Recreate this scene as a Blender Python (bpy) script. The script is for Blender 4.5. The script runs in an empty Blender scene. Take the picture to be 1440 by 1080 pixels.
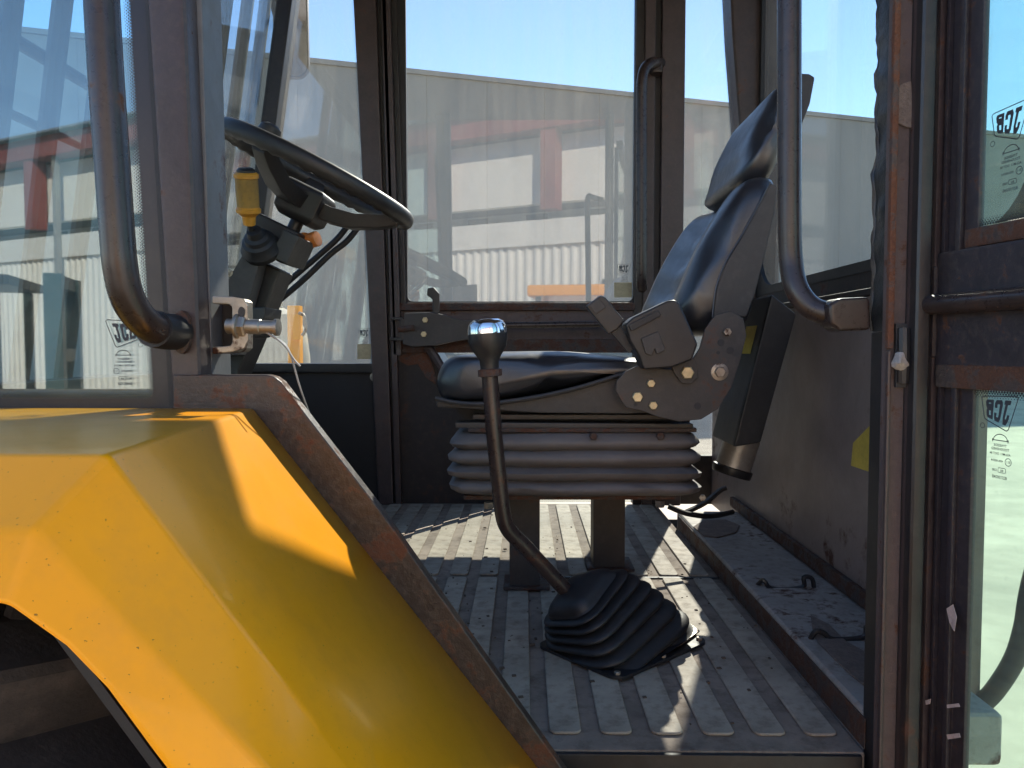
import bpy, bmesh, math, random
from mathutils import Vector, Matrix, Euler, noise
random.seed(7)
scene = bpy.context.scene
COL = scene.collection
R = math.radians
ZE = 1.6            # eye height above the yard; builders below use z relative to the eye
F = 1080.0          # focal length in photograph pixels (1440 wide)

# ------------------------------------------------------------------ camera
cam_d = bpy.data.cameras.new('camera')
cam_d.sensor_width = 36.0
cam_d.lens = 27.0
cam_d.clip_start = 0.02
cam_d.clip_end = 800
cam = bpy.data.objects.new('camera', cam_d)
COL.objects.link(cam)
CROT = Euler((R(90 - 2.65), 0, R(0.95)), 'XYZ')
cam.location = (0, 0, ZE)
cam.rotation_euler = CROT
scene.camera = cam

# ------------------------------------------------------------------ sky and sun
SUN_EL = 34.0
SUN_H = Vector((math.sin(R(17)), math.cos(R(17)))).normalized()        # horizontal direction towards the sun
w = bpy.data.worlds.new('World')
scene.world = w
w.use_nodes = True
nt = w.node_tree
nt.nodes.clear()
sky = nt.nodes.new('ShaderNodeTexSky')
sky.sky_type = 'NISHITA'
sky.sun_disc = False
sky.sun_elevation = R(SUN_EL)
sky.sun_rotation = math.atan2(SUN_H.x, SUN_H.y)
sky.air_density = 0.92
sky.dust_density = 0.0
sky.ozone_density = 2.6
bg = nt.nodes.new('ShaderNodeBackground')
bg.inputs['Strength'].default_value = 0.125
out = nt.nodes.new('ShaderNodeOutputWorld')
nt.links.new(sky.outputs[0], bg.inputs[0])
nt.links.new(bg.outputs[0], out.inputs[0])
sl = bpy.data.lights.new('sun', 'SUN')
sl.energy = 3.9
sl.angle = R(0.55)
sl.color = (1.0, 0.90, 0.75)
so = bpy.data.objects.new('sun', sl)
COL.objects.link(so)
ce = math.cos(R(SUN_EL))
to_sun = Vector((SUN_H.x * ce, SUN_H.y * ce, math.sin(R(SUN_EL))))
so.rotation_euler = to_sun.to_track_quat('Z', 'Y').to_euler()
so.location = (0, 0, 30)

scene.view_settings.view_transform = 'Standard'
scene.view_settings.look = 'None'
scene.view_settings.gamma = 1.0
scene.view_settings.exposure = 1.7
scene.view_settings.use_curve_mapping = False
scene.cycles.transparent_max_bounces = 24
scene.cycles.max_bounces = 10
scene.cycles.sample_clamp_indirect = 6.0
scene.cycles.use_denoising = True

# ------------------------------------------------------------------ helpers
CM = CROT.to_matrix()
def P(px, py, Y):
    """the point at distance Y (metres into the cab) behind photograph pixel px, py; z relative to the eye"""
    d = CM @ Vector(((px - 720) / F, (540 - py) / F, -1.0))
    return d * (Y / d.y)
def XZ(pts, Y):
    return [(P(a, b, Y).x, P(a, b, Y).z) for a, b in pts]

ROOTS = {}
def tag(o, label=None, cat=None, group=None, kind=None):
    if label: o['label'] = label
    if cat: o['category'] = cat
    if group: o['group'] = group
    if kind: o['kind'] = kind
    return o
def thing(name, loc, label, cat, group=None):
    o = bpy.data.objects.new(name, None)
    COL.objects.link(o)
    o.empty_display_size = 0.05
    o.location = (loc[0], loc[1], loc[2] + ZE)
    ROOTS[o] = Vector(o.location)
    return tag(o, label, cat, group)
def origin_of(par):
    return ROOTS.get(par, Vector((0, 0, 0)))
def mk(name, verts, faces, mat, parent=None, bevel=0.0, seg=2, smooth=True, ang=32, sub=0, fix=True):
    off = origin_of(parent)
    bm = bmesh.new()
    vs = [bm.verts.new((v[0] - off.x, v[1] - off.y, v[2] + ZE - off.z)) for v in verts]
    for f in faces:
        if len(set(f)) < 3: continue
        try: bm.faces.new([vs[i] for i in f])
        except ValueError: pass
    if fix: bmesh.ops.recalc_face_normals(bm, faces=bm.faces)
    if bevel > 0:
        es = [e for e in bm.edges if len(e.link_faces) == 2 and e.calc_face_angle(0) > R(20)]
        bmesh.ops.bevel(bm, geom=es, offset=bevel, segments=seg, affect='EDGES', profile=0.6, clamp_overlap=True)
    for f in bm.faces: f.smooth = smooth
    if smooth:
        for e in bm.edges:
            if len(e.link_faces) == 2 and e.calc_face_angle(0) > R(ang): e.smooth = False
    me = bpy.data.meshes.new(name)
    bm.to_mesh(me); bm.free()
    me.materials.append(mat)
    o = bpy.data.objects.new(name, me)
    COL.objects.link(o)
    if parent is not None:
        o.parent = parent
    ROOTS[o] = off
    if bevel > 0:
        m = o.modifiers.new('normals', 'WEIGHTED_NORMAL'); m.weight = 90; m.keep_sharp = True
    if sub:
        m = o.modifiers.new('subdivision', 'SUBSURF'); m.levels = sub; m.render_levels = sub
    return o
def join(*parts):
    V, Fs = [], []
    for v, f in parts:
        n = len(V); V += list(v); Fs += [[i + n for i in q] for q in f]
    return V, Fs
def box(x0, x1, y0, y1, z0, z1):
    v = [(x, y, z) for x in (x0, x1) for y in (y0, y1) for z in (z0, z1)]
    return v, [(0,1,3,2),(4,6,7,5),(0,4,5,1),(2,3,7,6),(0,2,6,4),(1,5,7,3)]
def obox(c, ax, ay, az, hx, hy, hz):
    c = Vector(c); v = []
    for i in (-1, 1):
        for j in (-1, 1):
            for k in (-1, 1):
                v.append(c + Vector(ax) * hx * i + Vector(ay) * hy * j + Vector(az) * hz * k)
    return v, [(0,1,3,2),(4,6,7,5),(0,4,5,1),(2,3,7,6),(0,2,6,4),(1,5,7,3)]
SIDE = lambda u, v, w_: Vector((u, w_, v))
def prism(poly, w0, w1, pl=SIDE):
    n = len(poly)
    v = [pl(u, q, w0) for u, q in poly] + [pl(u, q, w1) for u, q in poly]
    f = [list(range(n))[::-1], list(range(n, 2 * n))] + [(i, (i + 1) % n, n + (i + 1) % n, n + i) for i in range(n)]
    return v, f
def pxprism(pts, Y0, Y1):
    return prism(XZ(pts, Y0), Y0, Y1)
def rrect(u0, v0, u1, v1, r, n=5):
    pts = []
    for cx, cy, a0 in ((u1 - r, v1 - r, 0), (u0 + r, v1 - r, 90), (u0 + r, v0 + r, 180), (u1 - r, v0 + r, 270)):
        for i in range(n + 1):
            a = R(a0 + 90 * i / n)
            pts.append((cx + r * math.cos(a), cy + r * math.sin(a)))
    return pts
def ring(outer, ro, inner, ri, w0, w1, pl=SIDE, n=5):
    a = rrect(*outer, ro, n); b = rrect(*inner, ri, n); m = len(a)
    v = [pl(*p, w0) for p in a] + [pl(*p, w0) for p in b] + [pl(*p, w1) for p in a] + [pl(*p, w1) for p in b]
    f = []
    for i in range(m):
        j = (i + 1) % m
        f += [(i, j, m + j, m + i), (2*m + i, 3*m + i, 3*m + j, 2*m + j), (i, 2*m + i, 2*m + j, j), (m + i, m + j, 3*m + j, 3*m + i)]
    return v, f
def catmull(pts, k=6):
    pts = [Vector(p) for p in pts]
    if len(pts) < 3: return pts
    o = []
    for i in range(len(pts) - 1):
        p0 = pts[max(i - 1, 0)]; p1 = pts[i]; p2 = pts[i + 1]; p3 = pts[min(i + 2, len(pts) - 1)]
        for j in range(k):
            t = j / k
            o.append(0.5 * ((2 * p1) + (p2 - p0) * t + (2 * p0 - 5 * p1 + 4 * p2 - p3) * t * t + (3 * p1 - p0 - 3 * p2 + p3) * t ** 3))
    o.append(pts[-1])
    return o
def tube(pts, r, seg=12, k=6, closed=False, flat=1.0):
    pts = catmull(pts, k) if k > 1 and not closed else [Vector(p) for p in pts]
    n = len(pts)
    rad = r if callable(r) else (lambda t: r)
    v, f = [], []
    nrm = None
    for i, p in enumerate(pts):
        if closed: d = pts[(i + 1) % n] - pts[i - 1]
        else: d = pts[min(i + 1, n - 1)] - pts[max(i - 1, 0)]
        d.normalize()
        if nrm is None:
            nrm = d.orthogonal().normalized() if abs(d.y) > .9 else (Vector((0, 1, 0)) - d * d.y).normalized()
        nrm = (nrm - d * nrm.dot(d)).normalized()
        b = d.cross(nrm)
        rr = rad(i / max(n - 1, 1))
        for s in range(seg):
            a = 2 * math.pi * s / seg
            v.append(p + nrm * rr * math.cos(a) + b * rr * flat * math.sin(a))
    for i in range(n if closed else n - 1):
        for s in range(seg):
            t = (s + 1) % seg; j = (i + 1) % n
            f.append((i * seg + s, i * seg + t, j * seg + t, j * seg + s))
    if not closed:
        f += [list(range(seg))[::-1], list(range((n - 1) * seg, n * seg))]
    return v, f
def loft(rings, caps=True):
    m = len(rings[0]); v = [q for r_ in rings for q in r_]; f = []
    for i in range(len(rings) - 1):
        for s in range(m):
            t = (s + 1) % m
            f.append((i * m + s, i * m + t, (i + 1) * m + t, (i + 1) * m + s))
    if caps: f += [list(range(m))[::-1], list(range((len(rings) - 1) * m, len(rings) * m))]
    return v, f
def revolve(prof, c, axis, seg=24):
    axis = Vector(axis).normalized(); c = Vector(c)
    a = axis.orthogonal().normalized(); b = axis.cross(a)
    return loft([[c + axis * h + (a * math.cos(2 * math.pi * s / seg) + b * math.sin(2 * math.pi * s / seg)) * max(r, 1e-5) for s in range(seg)] for r, h in prof])
def pillow(prof, y0, y1, r, n=9, mod=None, flat_near=False):
    """a padded shape: an outline in the x-z plane swept across the cab with rounded edges"""
    cx = sum(p[0] for p in prof) / len(prof); cz = sum(p[1] for p in prof) / len(prof)
    rings = []
    ts = [0, .012, .04, .085, .15, .28, .42, .5, .58, .72, .85, .915, .96, .988, 1]
    for t in ts:
        y = y0 + (y1 - y0) * t
        e = min(t, 1 - t) * abs(y1 - y0)
        ins = 0 if e >= r else r * (1 - math.sqrt(max(0, 1 - ((r - e) / r) ** 2)))
        ring_ = []
        for i, (x, z) in enumerate(prof):
            d = Vector((cx - x, cz - z)); L = d.length
            d = d / L * min(ins, L * .8) if L > 1e-6 else d
            q = Vector((x + d.x, y, z + d.y))
            if mod: q = mod(q, t, i / len(prof))
            ring_.append(q)
        rings.append(ring_)
    return loft(rings)
def smooth_poly(pts, k=3):
    n = len(pts); o = []
    for i in range(n):
        p0, p1, p2, p3 = (Vector((*pts[(i + d) % n], 0)) for d in (-1, 0, 1, 2))
        for j in range(k):
            t = j / k
            q = 0.5 * ((2 * p1) + (p2 - p0) * t + (2 * p0 - 5 * p1 + 4 * p2 - p3) * t * t + (3 * p1 - p0 - 3 * p2 + p3) * t ** 3)
            o.append((q.x, q.y))
    return o
def hexbolt(c, axis, r, h, washer=0):
    axis = Vector(axis).normalized(); c = Vector(c)
    a = axis.orthogonal().normalized(); b = axis.cross(a)
    def rg(rr, hh, n=6): return [c + axis * hh + (a * math.cos(2 * math.pi * s / n + .3) + b * math.sin(2 * math.pi * s / n + .3)) * rr for s in range(n)]
    p = [loft([rg(r, 0), rg(r, h * .8), rg(r * .86, h)])]
    if washer: p.append(revolve([(washer, -.0005), (washer, h * .25), (washer * .9, h * .32)], c, axis, 20))
    return join(*p)

# ------------------------------------------------------------------ materials
def nodes(name):
    m = bpy.data.materials.new(name); m.use_nodes = True
    t = m.node_tree; t.nodes.clear()
    o = t.nodes.new('ShaderNodeOutputMaterial')
    return m, t, o
def nz(t, scale, detail=4, rough=.6, vec=None, dist=0):
    n = t.nodes.new('ShaderNodeTexNoise')
    n.inputs['Scale'].default_value = scale; n.inputs['Detail'].default_value = detail
    n.inputs['Roughness'].default_value = rough; n.inputs['Distortion'].default_value = dist
    if vec: t.links.new(vec, n.inputs['Vector'])
    return n.outputs['Fac']
def ramp(t, fac, a, b, ca=(0, 0, 0, 1), cb=(1, 1, 1, 1)):
    r_ = t.nodes.new('ShaderNodeValToRGB')
    r_.color_ramp.elements[0].position = a; r_.color_ramp.elements[0].color = ca
    r_.color_ramp.elements[1].position = b; r_.color_ramp.elements[1].color = cb
    t.links.new(fac, r_.inputs[0])
    return r_.outputs[0]
def mix(t, fac, a, b):
    n = t.nodes.new('ShaderNodeMix'); n.data_type = 'RGBA'
    for s, v in ((0, fac), (6, a), (7, b)):
        if hasattr(v, 'links'): t.links.new(v, n.inputs[s])
        else: n.inputs[s].default_value = v if s == 0 else (*v, 1) if len(v) == 3 else v
    return n.outputs[2]
def coords(t, scale=(1, 1, 1), rot=(0, 0, 0)):
    c = t.nodes.new('ShaderNodeTexCoord'); m = t.nodes.new('ShaderNodeMapping')
    m.inputs['Scale'].default_value = scale; m.inputs['Rotation'].default_value = rot
    t.links.new(c.outputs['Object'], m.inputs[0])
    return m.outputs[0]
def paint(name, base, rough=.45, rust=0.0, dirt=0.25, dirt_col=(.16, .13, .10), scale=6.0, bump=.15, metallic=0.0, coat=0.0,
          var=.25, rust_col=((.115, .048, .026), (.042, .021, .015)), stretch=(1, 1, 1), spec=.5, chips=0.0, fine=180, rv=(.12, .18), chip_scale=55, chip_col=(.30, .24, .21)):
    m, t, o = nodes(name)
    b = t.nodes.new('ShaderNodeBsdfPrincipled')
    v = coords(t, stretch)
    n1 = nz(t, scale, 6, .65, v, .3); n2 = nz(t, scale * 5.3, 5, .7, v); n3 = nz(t, fine, 2, .5, v)
    dk = tuple(c * (1 - var) for c in base); lt = tuple(min(1, c * (1 + var)) for c in base)
    col = mix(t, ramp(t, n1, .3, .7), dk, lt)
    dm = ramp(t, n2, .48, .80)
    dmul = t.nodes.new('ShaderNodeMath'); dmul.operation = 'MULTIPLY'; dmul.inputs[1].default_value = dirt
    t.links.new(dm, dmul.inputs[0])
    col = mix(t, dmul.outputs[0], col, dirt_col)
    rsock = None
    if rust > 0:
        ad = t.nodes.new('ShaderNodeMath'); ad.operation = 'MULTIPLY_ADD'; ad.inputs[1].default_value = .45
        t.links.new(n2, ad.inputs[0]); t.links.new(n1, ad.inputs[2])
        c0 = .98 - .5 * rust
        rm = ramp(t, ad.outputs[0], c0 - .05, c0 + .05)
        rc = mix(t, nz(t, scale * 9, 5, .7, v), rust_col[1], rust_col[0])
        col = mix(t, rm, col, rc); rsock = rm
    if chips > 0:
        cm = ramp(t, nz(t, chip_scale, 3, .6, v), .70 - .1 * chips, .72 - .1 * chips)
        col = mix(t, cm, col, chip_col)
    t.links.new(col, b.inputs['Base Color'])
    rr = t.nodes.new('ShaderNodeMapRange')
    rr.inputs['To Min'].default_value = max(.02, rough - rv[0]); rr.inputs['To Max'].default_value = min(1, rough + rv[1])
    t.links.new(n2, rr.inputs['Value'])
    if rsock is not None:
        mm = t.nodes.new('ShaderNodeMath'); mm.operation = 'MAXIMUM'
        rs = t.nodes.new('ShaderNodeMath'); rs.operation = 'MULTIPLY'; rs.inputs[1].default_value = .85
        t.links.new(rsock, rs.inputs[0]); t.links.new(rs.outputs[0], mm.inputs[0]); t.links.new(rr.outputs[0], mm.inputs[1])
        t.links.new(mm.outputs[0], b.inputs['Roughness'])
    else: t.links.new(rr.outputs[0], b.inputs['Roughness'])
    b.inputs['Metallic'].default_value = metallic
    b.inputs['Specular IOR Level'].default_value = spec
    b.inputs['Coat Weight'].default_value = coat; b.inputs['Coat Roughness'].default_value = .12
    if bump > 0:
        h = t.nodes.new('ShaderNodeMath'); h.operation = 'MULTIPLY_ADD'; h.inputs[1].default_value = .35
        t.links.new(n3, h.inputs[0]); t.links.new(n2, h.inputs[2])
        bp = t.nodes.new('ShaderNodeBump'); bp.inputs['Strength'].default_value = bump; bp.inputs['Distance'].default_value = .004
        t.links.new(h.outputs[0], bp.inputs['Height']); t.links.new(bp.outputs[0], b.inputs['Normal'])
    t.links.new(b.outputs[0], o.inputs[0])
    return m
def glass(name, tint=(.93, .96, .95), dust=.10, refl=.055, dust_col=(.62, .58, .50), streak=True, spots=.6):
    m, t, o = nodes(name)
    tr = t.nodes.new('ShaderNodeBsdfTransparent'); tr.inputs[0].default_value = (*tint, 1)
    gl = t.nodes.new('ShaderNodeBsdfGlossy'); gl.inputs['Roughness'].default_value = .012
    lw = t.nodes.new('ShaderNodeLayerWeight'); lw.inputs[0].default_value = .5
    pw = t.nodes.new('ShaderNodeMath'); pw.operation = 'POWER'; pw.inputs[1].default_value = 5
    t.links.new(lw.outputs['Facing'], pw.inputs[0])
    ma = t.nodes.new('ShaderNodeMath'); ma.operation = 'MULTIPLY_ADD'; ma.inputs[1].default_value = .8; ma.inputs[2].default_value = refl
    t.links.new(pw.outputs[0], ma.inputs[0])
    mx = t.nodes.new('ShaderNodeMixShader')
    t.links.new(ma.outputs[0], mx.inputs[0]); t.links.new(tr.outputs[0], mx.inputs[1]); t.links.new(gl.outputs[0], mx.inputs[2])
    df = t.nodes.new('ShaderNodeBsdfDiffuse'); df.inputs[0].default_value = (*dust_col, 1)
    tl = t.nodes.new('ShaderNodeBsdfTranslucent'); tl.inputs[0].default_value = (*dust_col, 1)
    md = t.nodes.new('ShaderNodeMixShader'); md.inputs[0].default_value = .55
    t.links.new(df.outputs[0], md.inputs[1]); t.links.new(tl.outputs[0], md.inputs[2])
    v1 = coords(t, (26, 26, 2.2)); v2 = coords(t, (1, 1, 1))
    s1 = ramp(t, nz(t, 1.0, 5, .65, v1, .4), .35, .75)
    s2 = ramp(t, nz(t, 3.2, 5, .6, v2), .3, .75)
    s3 = ramp(t, nz(t, 95, 2, .5, v2), .69, .76)
    a = t.nodes.new('ShaderNodeMath'); a.operation = 'MULTIPLY_ADD'; a.inputs[1].default_value = .75; a.inputs[2].default_value = .45
    t.links.new(s1, a.inputs[0])
    c = t.nodes.new('ShaderNodeMath'); c.operation = 'MULTIPLY_ADD'; c.inputs[1].default_value = .6
    t.links.new(s2, c.inputs[0]); t.links.new(a.outputs[0], c.inputs[2])
    d = t.nodes.new('ShaderNodeMath'); d.operation = 'MULTIPLY_ADD'; d.inputs[1].default_value = spots * 3
    t.links.new(s3, d.inputs[0]); t.links.new(c.outputs[0], d.inputs[2])
    e = t.nodes.new('ShaderNodeMath'); e.operation = 'MULTIPLY'; e.inputs[1].default_value = dust; e.use_clamp = True
    t.links.new(d.outputs[0], e.inputs[0])
    m2 = t.nodes.new('ShaderNodeMixShader')
    t.links.new(e.outputs[0], m2.inputs[0]); t.links.new(mx.outputs[0], m2.inputs[1]); t.links.new(md.outputs[0], m2.inputs[2])
    t.links.new(m2.outputs[0], o.inputs[0])
    return m

MT = {}
MT['brown'] = paint('brown painted steel', (.050, .036, .037), .38, rust=.18, dirt=.2, scale=22, bump=.12, fine=260)
MT['brown2'] = paint('dusty brown steel', (.088, .064, .062), .55, rust=.26, dirt=.45, dirt_col=(.17, .125, .10), scale=20, bump=.22)
MT['rusty'] = paint('rusted steel', (.055, .040, .036), .6, rust=.55, dirt=.5, scale=30, bump=.6)
MT['rustbad'] = paint('flaking rust', (.085, .062, .055), .7, rust=.62, dirt=.5, scale=30, bump=.9, rust_col=((.20, .075, .035), (.06, .026, .017)))
MT['sill'] = paint('worn door sill', (.046, .031, .025), .40, rust=.36, dirt=.35, scale=20, bump=.25, rust_col=((.15, .052, .020), (.055, .026, .016)))
MT['black'] = paint('black paint', (.017, .016, .018), .38, dirt=.15, bump=.06, scale=8, rust=.05)
MT['blackdoor'] = paint('black door paint', (.026, .021, .026), .42, dirt=.25, bump=.1, scale=28, rust=.22, chips=.0)
MT['tubeblk'] = paint('gloss black tube', (.030, .021, .020), .27, dirt=.12, bump=.02, scale=16, rust=.16, rust_col=((.12, .05, .02), (.05, .02, .012)))
MT['panel'] = paint('dark inner panel', (.030, .023, .021), .62, rust=.28, dirt=.4, dirt_col=(.12, .085, .07), scale=9, bump=.2)
MT['panelblk'] = paint('black inner panel', (.012, .011, .012), .6, dirt=.18, dirt_col=(.06, .05, .045), scale=5, bump=.12)
MT['rearwall'] = paint('dusty rear wall', (.20, .155, .138), .45, rust=.24, dirt=.5, dirt_col=(.20, .16, .135), scale=4.5, bump=.15)
MT['rubber'] = paint('black rubber', (.012, .012, .014), .5, dirt=.25, dirt_col=(.08, .075, .075), bump=.1, scale=10)
MT['mastic'] = paint('lumpy black sealant', (.010, .011, .013), .30, dirt=.1, bump=.25, scale=30, fine=90)
MT['skylitedge'] = paint('inner pillar face with painted sky light', (.12, .125, .135), .5, rust=.15, dirt=.25, scale=8, bump=.12)  # sky light on the pillar's inner side is painted in as paler grey-blue
MT['yellow'] = paint('yellow machine paint', (.92, .355, .001), .30, dirt=.26, dirt_col=(.50, .24, .05), scale=3.5, bump=0, coat=.16, spec=.25, var=.05, chips=.01, fine=500, rv=(.03, .06), chip_scale=380, chip_col=(.30, .13, .01))
MT['vinyl'] = paint('black vinyl', (.018, .019, .024), .32, dirt=.16, dirt_col=(.08, .075, .07), scale=9, bump=.10, fine=420, spec=.9)
MT['vinylside'] = paint('worn charcoal vinyl', (.036, .034, .034), .5, dirt=.5, dirt_col=(.10, .09, .082), scale=7, bump=.15, fine=420)
MT['bellows'] = paint('dusty grey bellows rubber', (.13, .117, .112), .58, dirt=.55, dirt_col=(.17, .14, .12), scale=6, bump=.15)
MT['seatsteel'] = paint('worn seat steel', (.040, .037, .036), .5, rust=.22, dirt=.4, dirt_col=(.12, .10, .085), scale=10, bump=.15)
MT['mat'] = paint('dirty grey floor mat', (.245, .195, .155), .78, dirt=.95, dirt_col=(.075, .05, .036), scale=5, bump=.35, var=.35, spec=.3)
MT['pad'] = paint('grey floor mat rib', (.35, .30, .235), .62, dirt=.9, dirt_col=(.12, .085, .06), scale=7, bump=.3, var=.3, spec=.3)
MT['ledge'] = paint('grey ledge paint', (.33, .30, .27), .62, rust=.30, dirt=.7, dirt_col=(.12, .085, .065), scale=11, bump=.25, var=.2)
MT['dirt'] = paint('dirt crumbs', (.10, .07, .05), .95, dirt=.6, scale=30, bump=.5)
MT['zinc'] = paint('zinc plated steel', (.36, .32, .27), .42, rust=.34, dirt=.35, scale=18, bump=.15, metallic=.85)
MT['zincyel'] = paint('yellow zinc bolt', (.55, .46, .28), .42, dirt=.4, scale=25, bump=.15, metallic=.6)
MT['chrome'] = paint('chrome', (.86, .87, .9), .10, dirt=.05, bump=.0, metallic=1.0, var=.03)
MT['amber'] = paint('amber plastic', (.55, .25, .025), .4, dirt=.4, dirt_col=(.25, .14, .04), scale=20, bump=.12)
MT['amberrib'] = paint('worn amber grip', (.30, .17, .03), .55, dirt=.55, dirt_col=(.10, .07, .03), scale=22, bump=.4)
MT['orange'] = paint('orange plastic', (.65, .22, .05), .35, dirt=.2, scale=20, bump=.05)
MT['plastic'] = paint('black plastic', (.020, .019, .020), .42, dirt=.2, dirt_col=(.07, .06, .055), scale=12, bump=.08)
MT['wheelplastic'] = paint('steering wheel plastic', (.022, .019, .018), .46, dirt=.22, dirt_col=(.08, .065, .055), scale=10, bump=.08)
MT['casegrey'] = paint('dusty dark grey case', (.060, .058, .057), .55, dirt=.5, dirt_col=(.15, .13, .11), scale=7, bump=.15)
MT['sticker'] = paint('faded yellow sticker', (.55, .40, .06), .55, dirt=.45, dirt_col=(.3, .2, .06), scale=14, bump=.1)
MT['can'] = paint('bare metal canister', (.42, .38, .34), .42, dirt=.35, scale=8, bump=.1, metallic=.6)
MT['tyre'] = paint('dusty tyre rubber', (.055, .045, .040), .85, dirt=.65, dirt_col=(.13, .10, .085), scale=6, bump=.4)
MT['wire'] = paint('grey wire', (.30, .29, .28), .5, dirt=.2, scale=30, bump=.1, metallic=.3)
MT['mark'] = paint('etched glass marking', (.035, .040, .050), .6, dirt=0, bump=0)
MT['frit'] = paint('black glass border print', (.020, .017, .020), .35, dirt=.1, bump=0)
MT['chip'] = paint('bare chipped paint', (.45, .36, .34), .8, dirt=.4, scale=60, bump=.4)
MT['stitch'] = paint('faded label', (.42, .36, .22), .6, dirt=.4, bump=.05, scale=30)
MT['cobweb'] = paint('dusty cobweb lump', (.42, .37, .34), .9, dirt=.3, bump=.6, scale=60)
MT['tank'] = paint('beige tank plastic', (.40, .36, .27), .6, dirt=.3, scale=2, bump=.02)
MT['patch'] = paint('pitted filler', (.20, .155, .13), .8, dirt=.6, dirt_col=(.06, .045, .04), scale=40, bump=.8)
MT['teal'] = paint('dark teal machine paint', (.03, .07, .075), .4, dirt=.3, scale=3, bump=.03)
MT['clad'] = paint('grey wall cladding', (.28, .268, .248), .7, dirt=.25, dirt_col=(.30, .28, .25), scale=.25, bump=.02, var=.08)
MT['white'] = paint('white cladding', (.78, .76, .70), .6, dirt=.3, dirt_col=(.5, .46, .4), scale=.6, bump=.02, var=.06)
MT['red'] = paint('red painted steelwork', (.25, .06, .05), .5, dirt=.25, scale=1.5, bump=.02)
MT['roofblue'] = paint('blue grey roof sheet', (.20, .24, .30), .5, dirt=.2, scale=.8, bump=.02)
MT['dark'] = paint('dark opening', (.03, .03, .032), .7, dirt=.2, scale=1, bump=.02)
MT['yard'] = paint('yard concrete', (.42, .355, .27), .9, dirt=.5, dirt_col=(.3, .25, .19), scale=.7, bump=.2, fine=40)
MT['mirror'] = paint('mirror glass', (.85, .87, .9), .06, dirt=.05, bump=0, metallic=1)
MT['glass_near'] = glass('near quarter glass', (.76, .89, .90), .022, .115)
MT['glass_far'] = glass('dusty far glass', (.77, .80, .81), .055, .115)
MT['glass_door'] = glass('green door glass', (.74, .90, .84), .05, .04)
MT['glass_rear'] = glass('dusty rear glass', (.77, .81, .81), .05, .05)
MT['glass_wind'] = glass('windscreen glass', (.78, .83, .845), .02, .045)

# ------------------------------------------------------------------ yard, buildings
GZ = -ZE
def sheet(name, x0, x1, y0, y1, z, mat):
    return mk(name, [(x0, y0, z), (x1, y0, z), (x1, y1, z), (x0, y1, z)], [(0, 1, 2, 3)], mat, None, smooth=False)
g = sheet('ground', -300, 300, -300, 300, GZ, MT['yard']); tag(g, 'dry concrete yard', 'ground', kind='structure')

def hall():
    """long plain building across the yard; its roof line falls away to the right"""
    c = P(600, 105, 25.0); d = Vector((.951, .309, 0)); n = Vector((-.309, .951, 0))
    t = thing('industrial_hall', (c.x, c.y, GZ), 'long plain grey clad hall across the yard behind the cab', 'building')
    top = c.z
    pl = lambda u, v, w_: Vector((c.x, c.y, 0)) + d * u + n * w_ + Vector((0, 0, v))
    wv = prism([(-34, GZ), (60, GZ), (60, top), (-34, top)], .06, 14, pl)
    mk('wall', *wv, MT['clad'], t, smooth=False)
    sh = None
    for i in range(47):
        u = -34 + i * 2.0
        if sh is None:
            sh = mk('cladding_panel', *prism([(u + .004, GZ), (u + 1.996, GZ), (u + 1.996, top - .02), (u + .004, top - .02)], 0.0, .055, pl), MT['clad'], t, smooth=False)
        else:
            o = sh.copy(); COL.objects.link(o); o.location = d * (2.0 * i)
    mk('roof_flashing', *prism([(-34.1, top - .03), (60.1, top - .03), (60.1, top + .12), (-34.1, top + .12)], -.08, 14.1, pl), MT['clad'], t, smooth=False)
hall()

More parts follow.
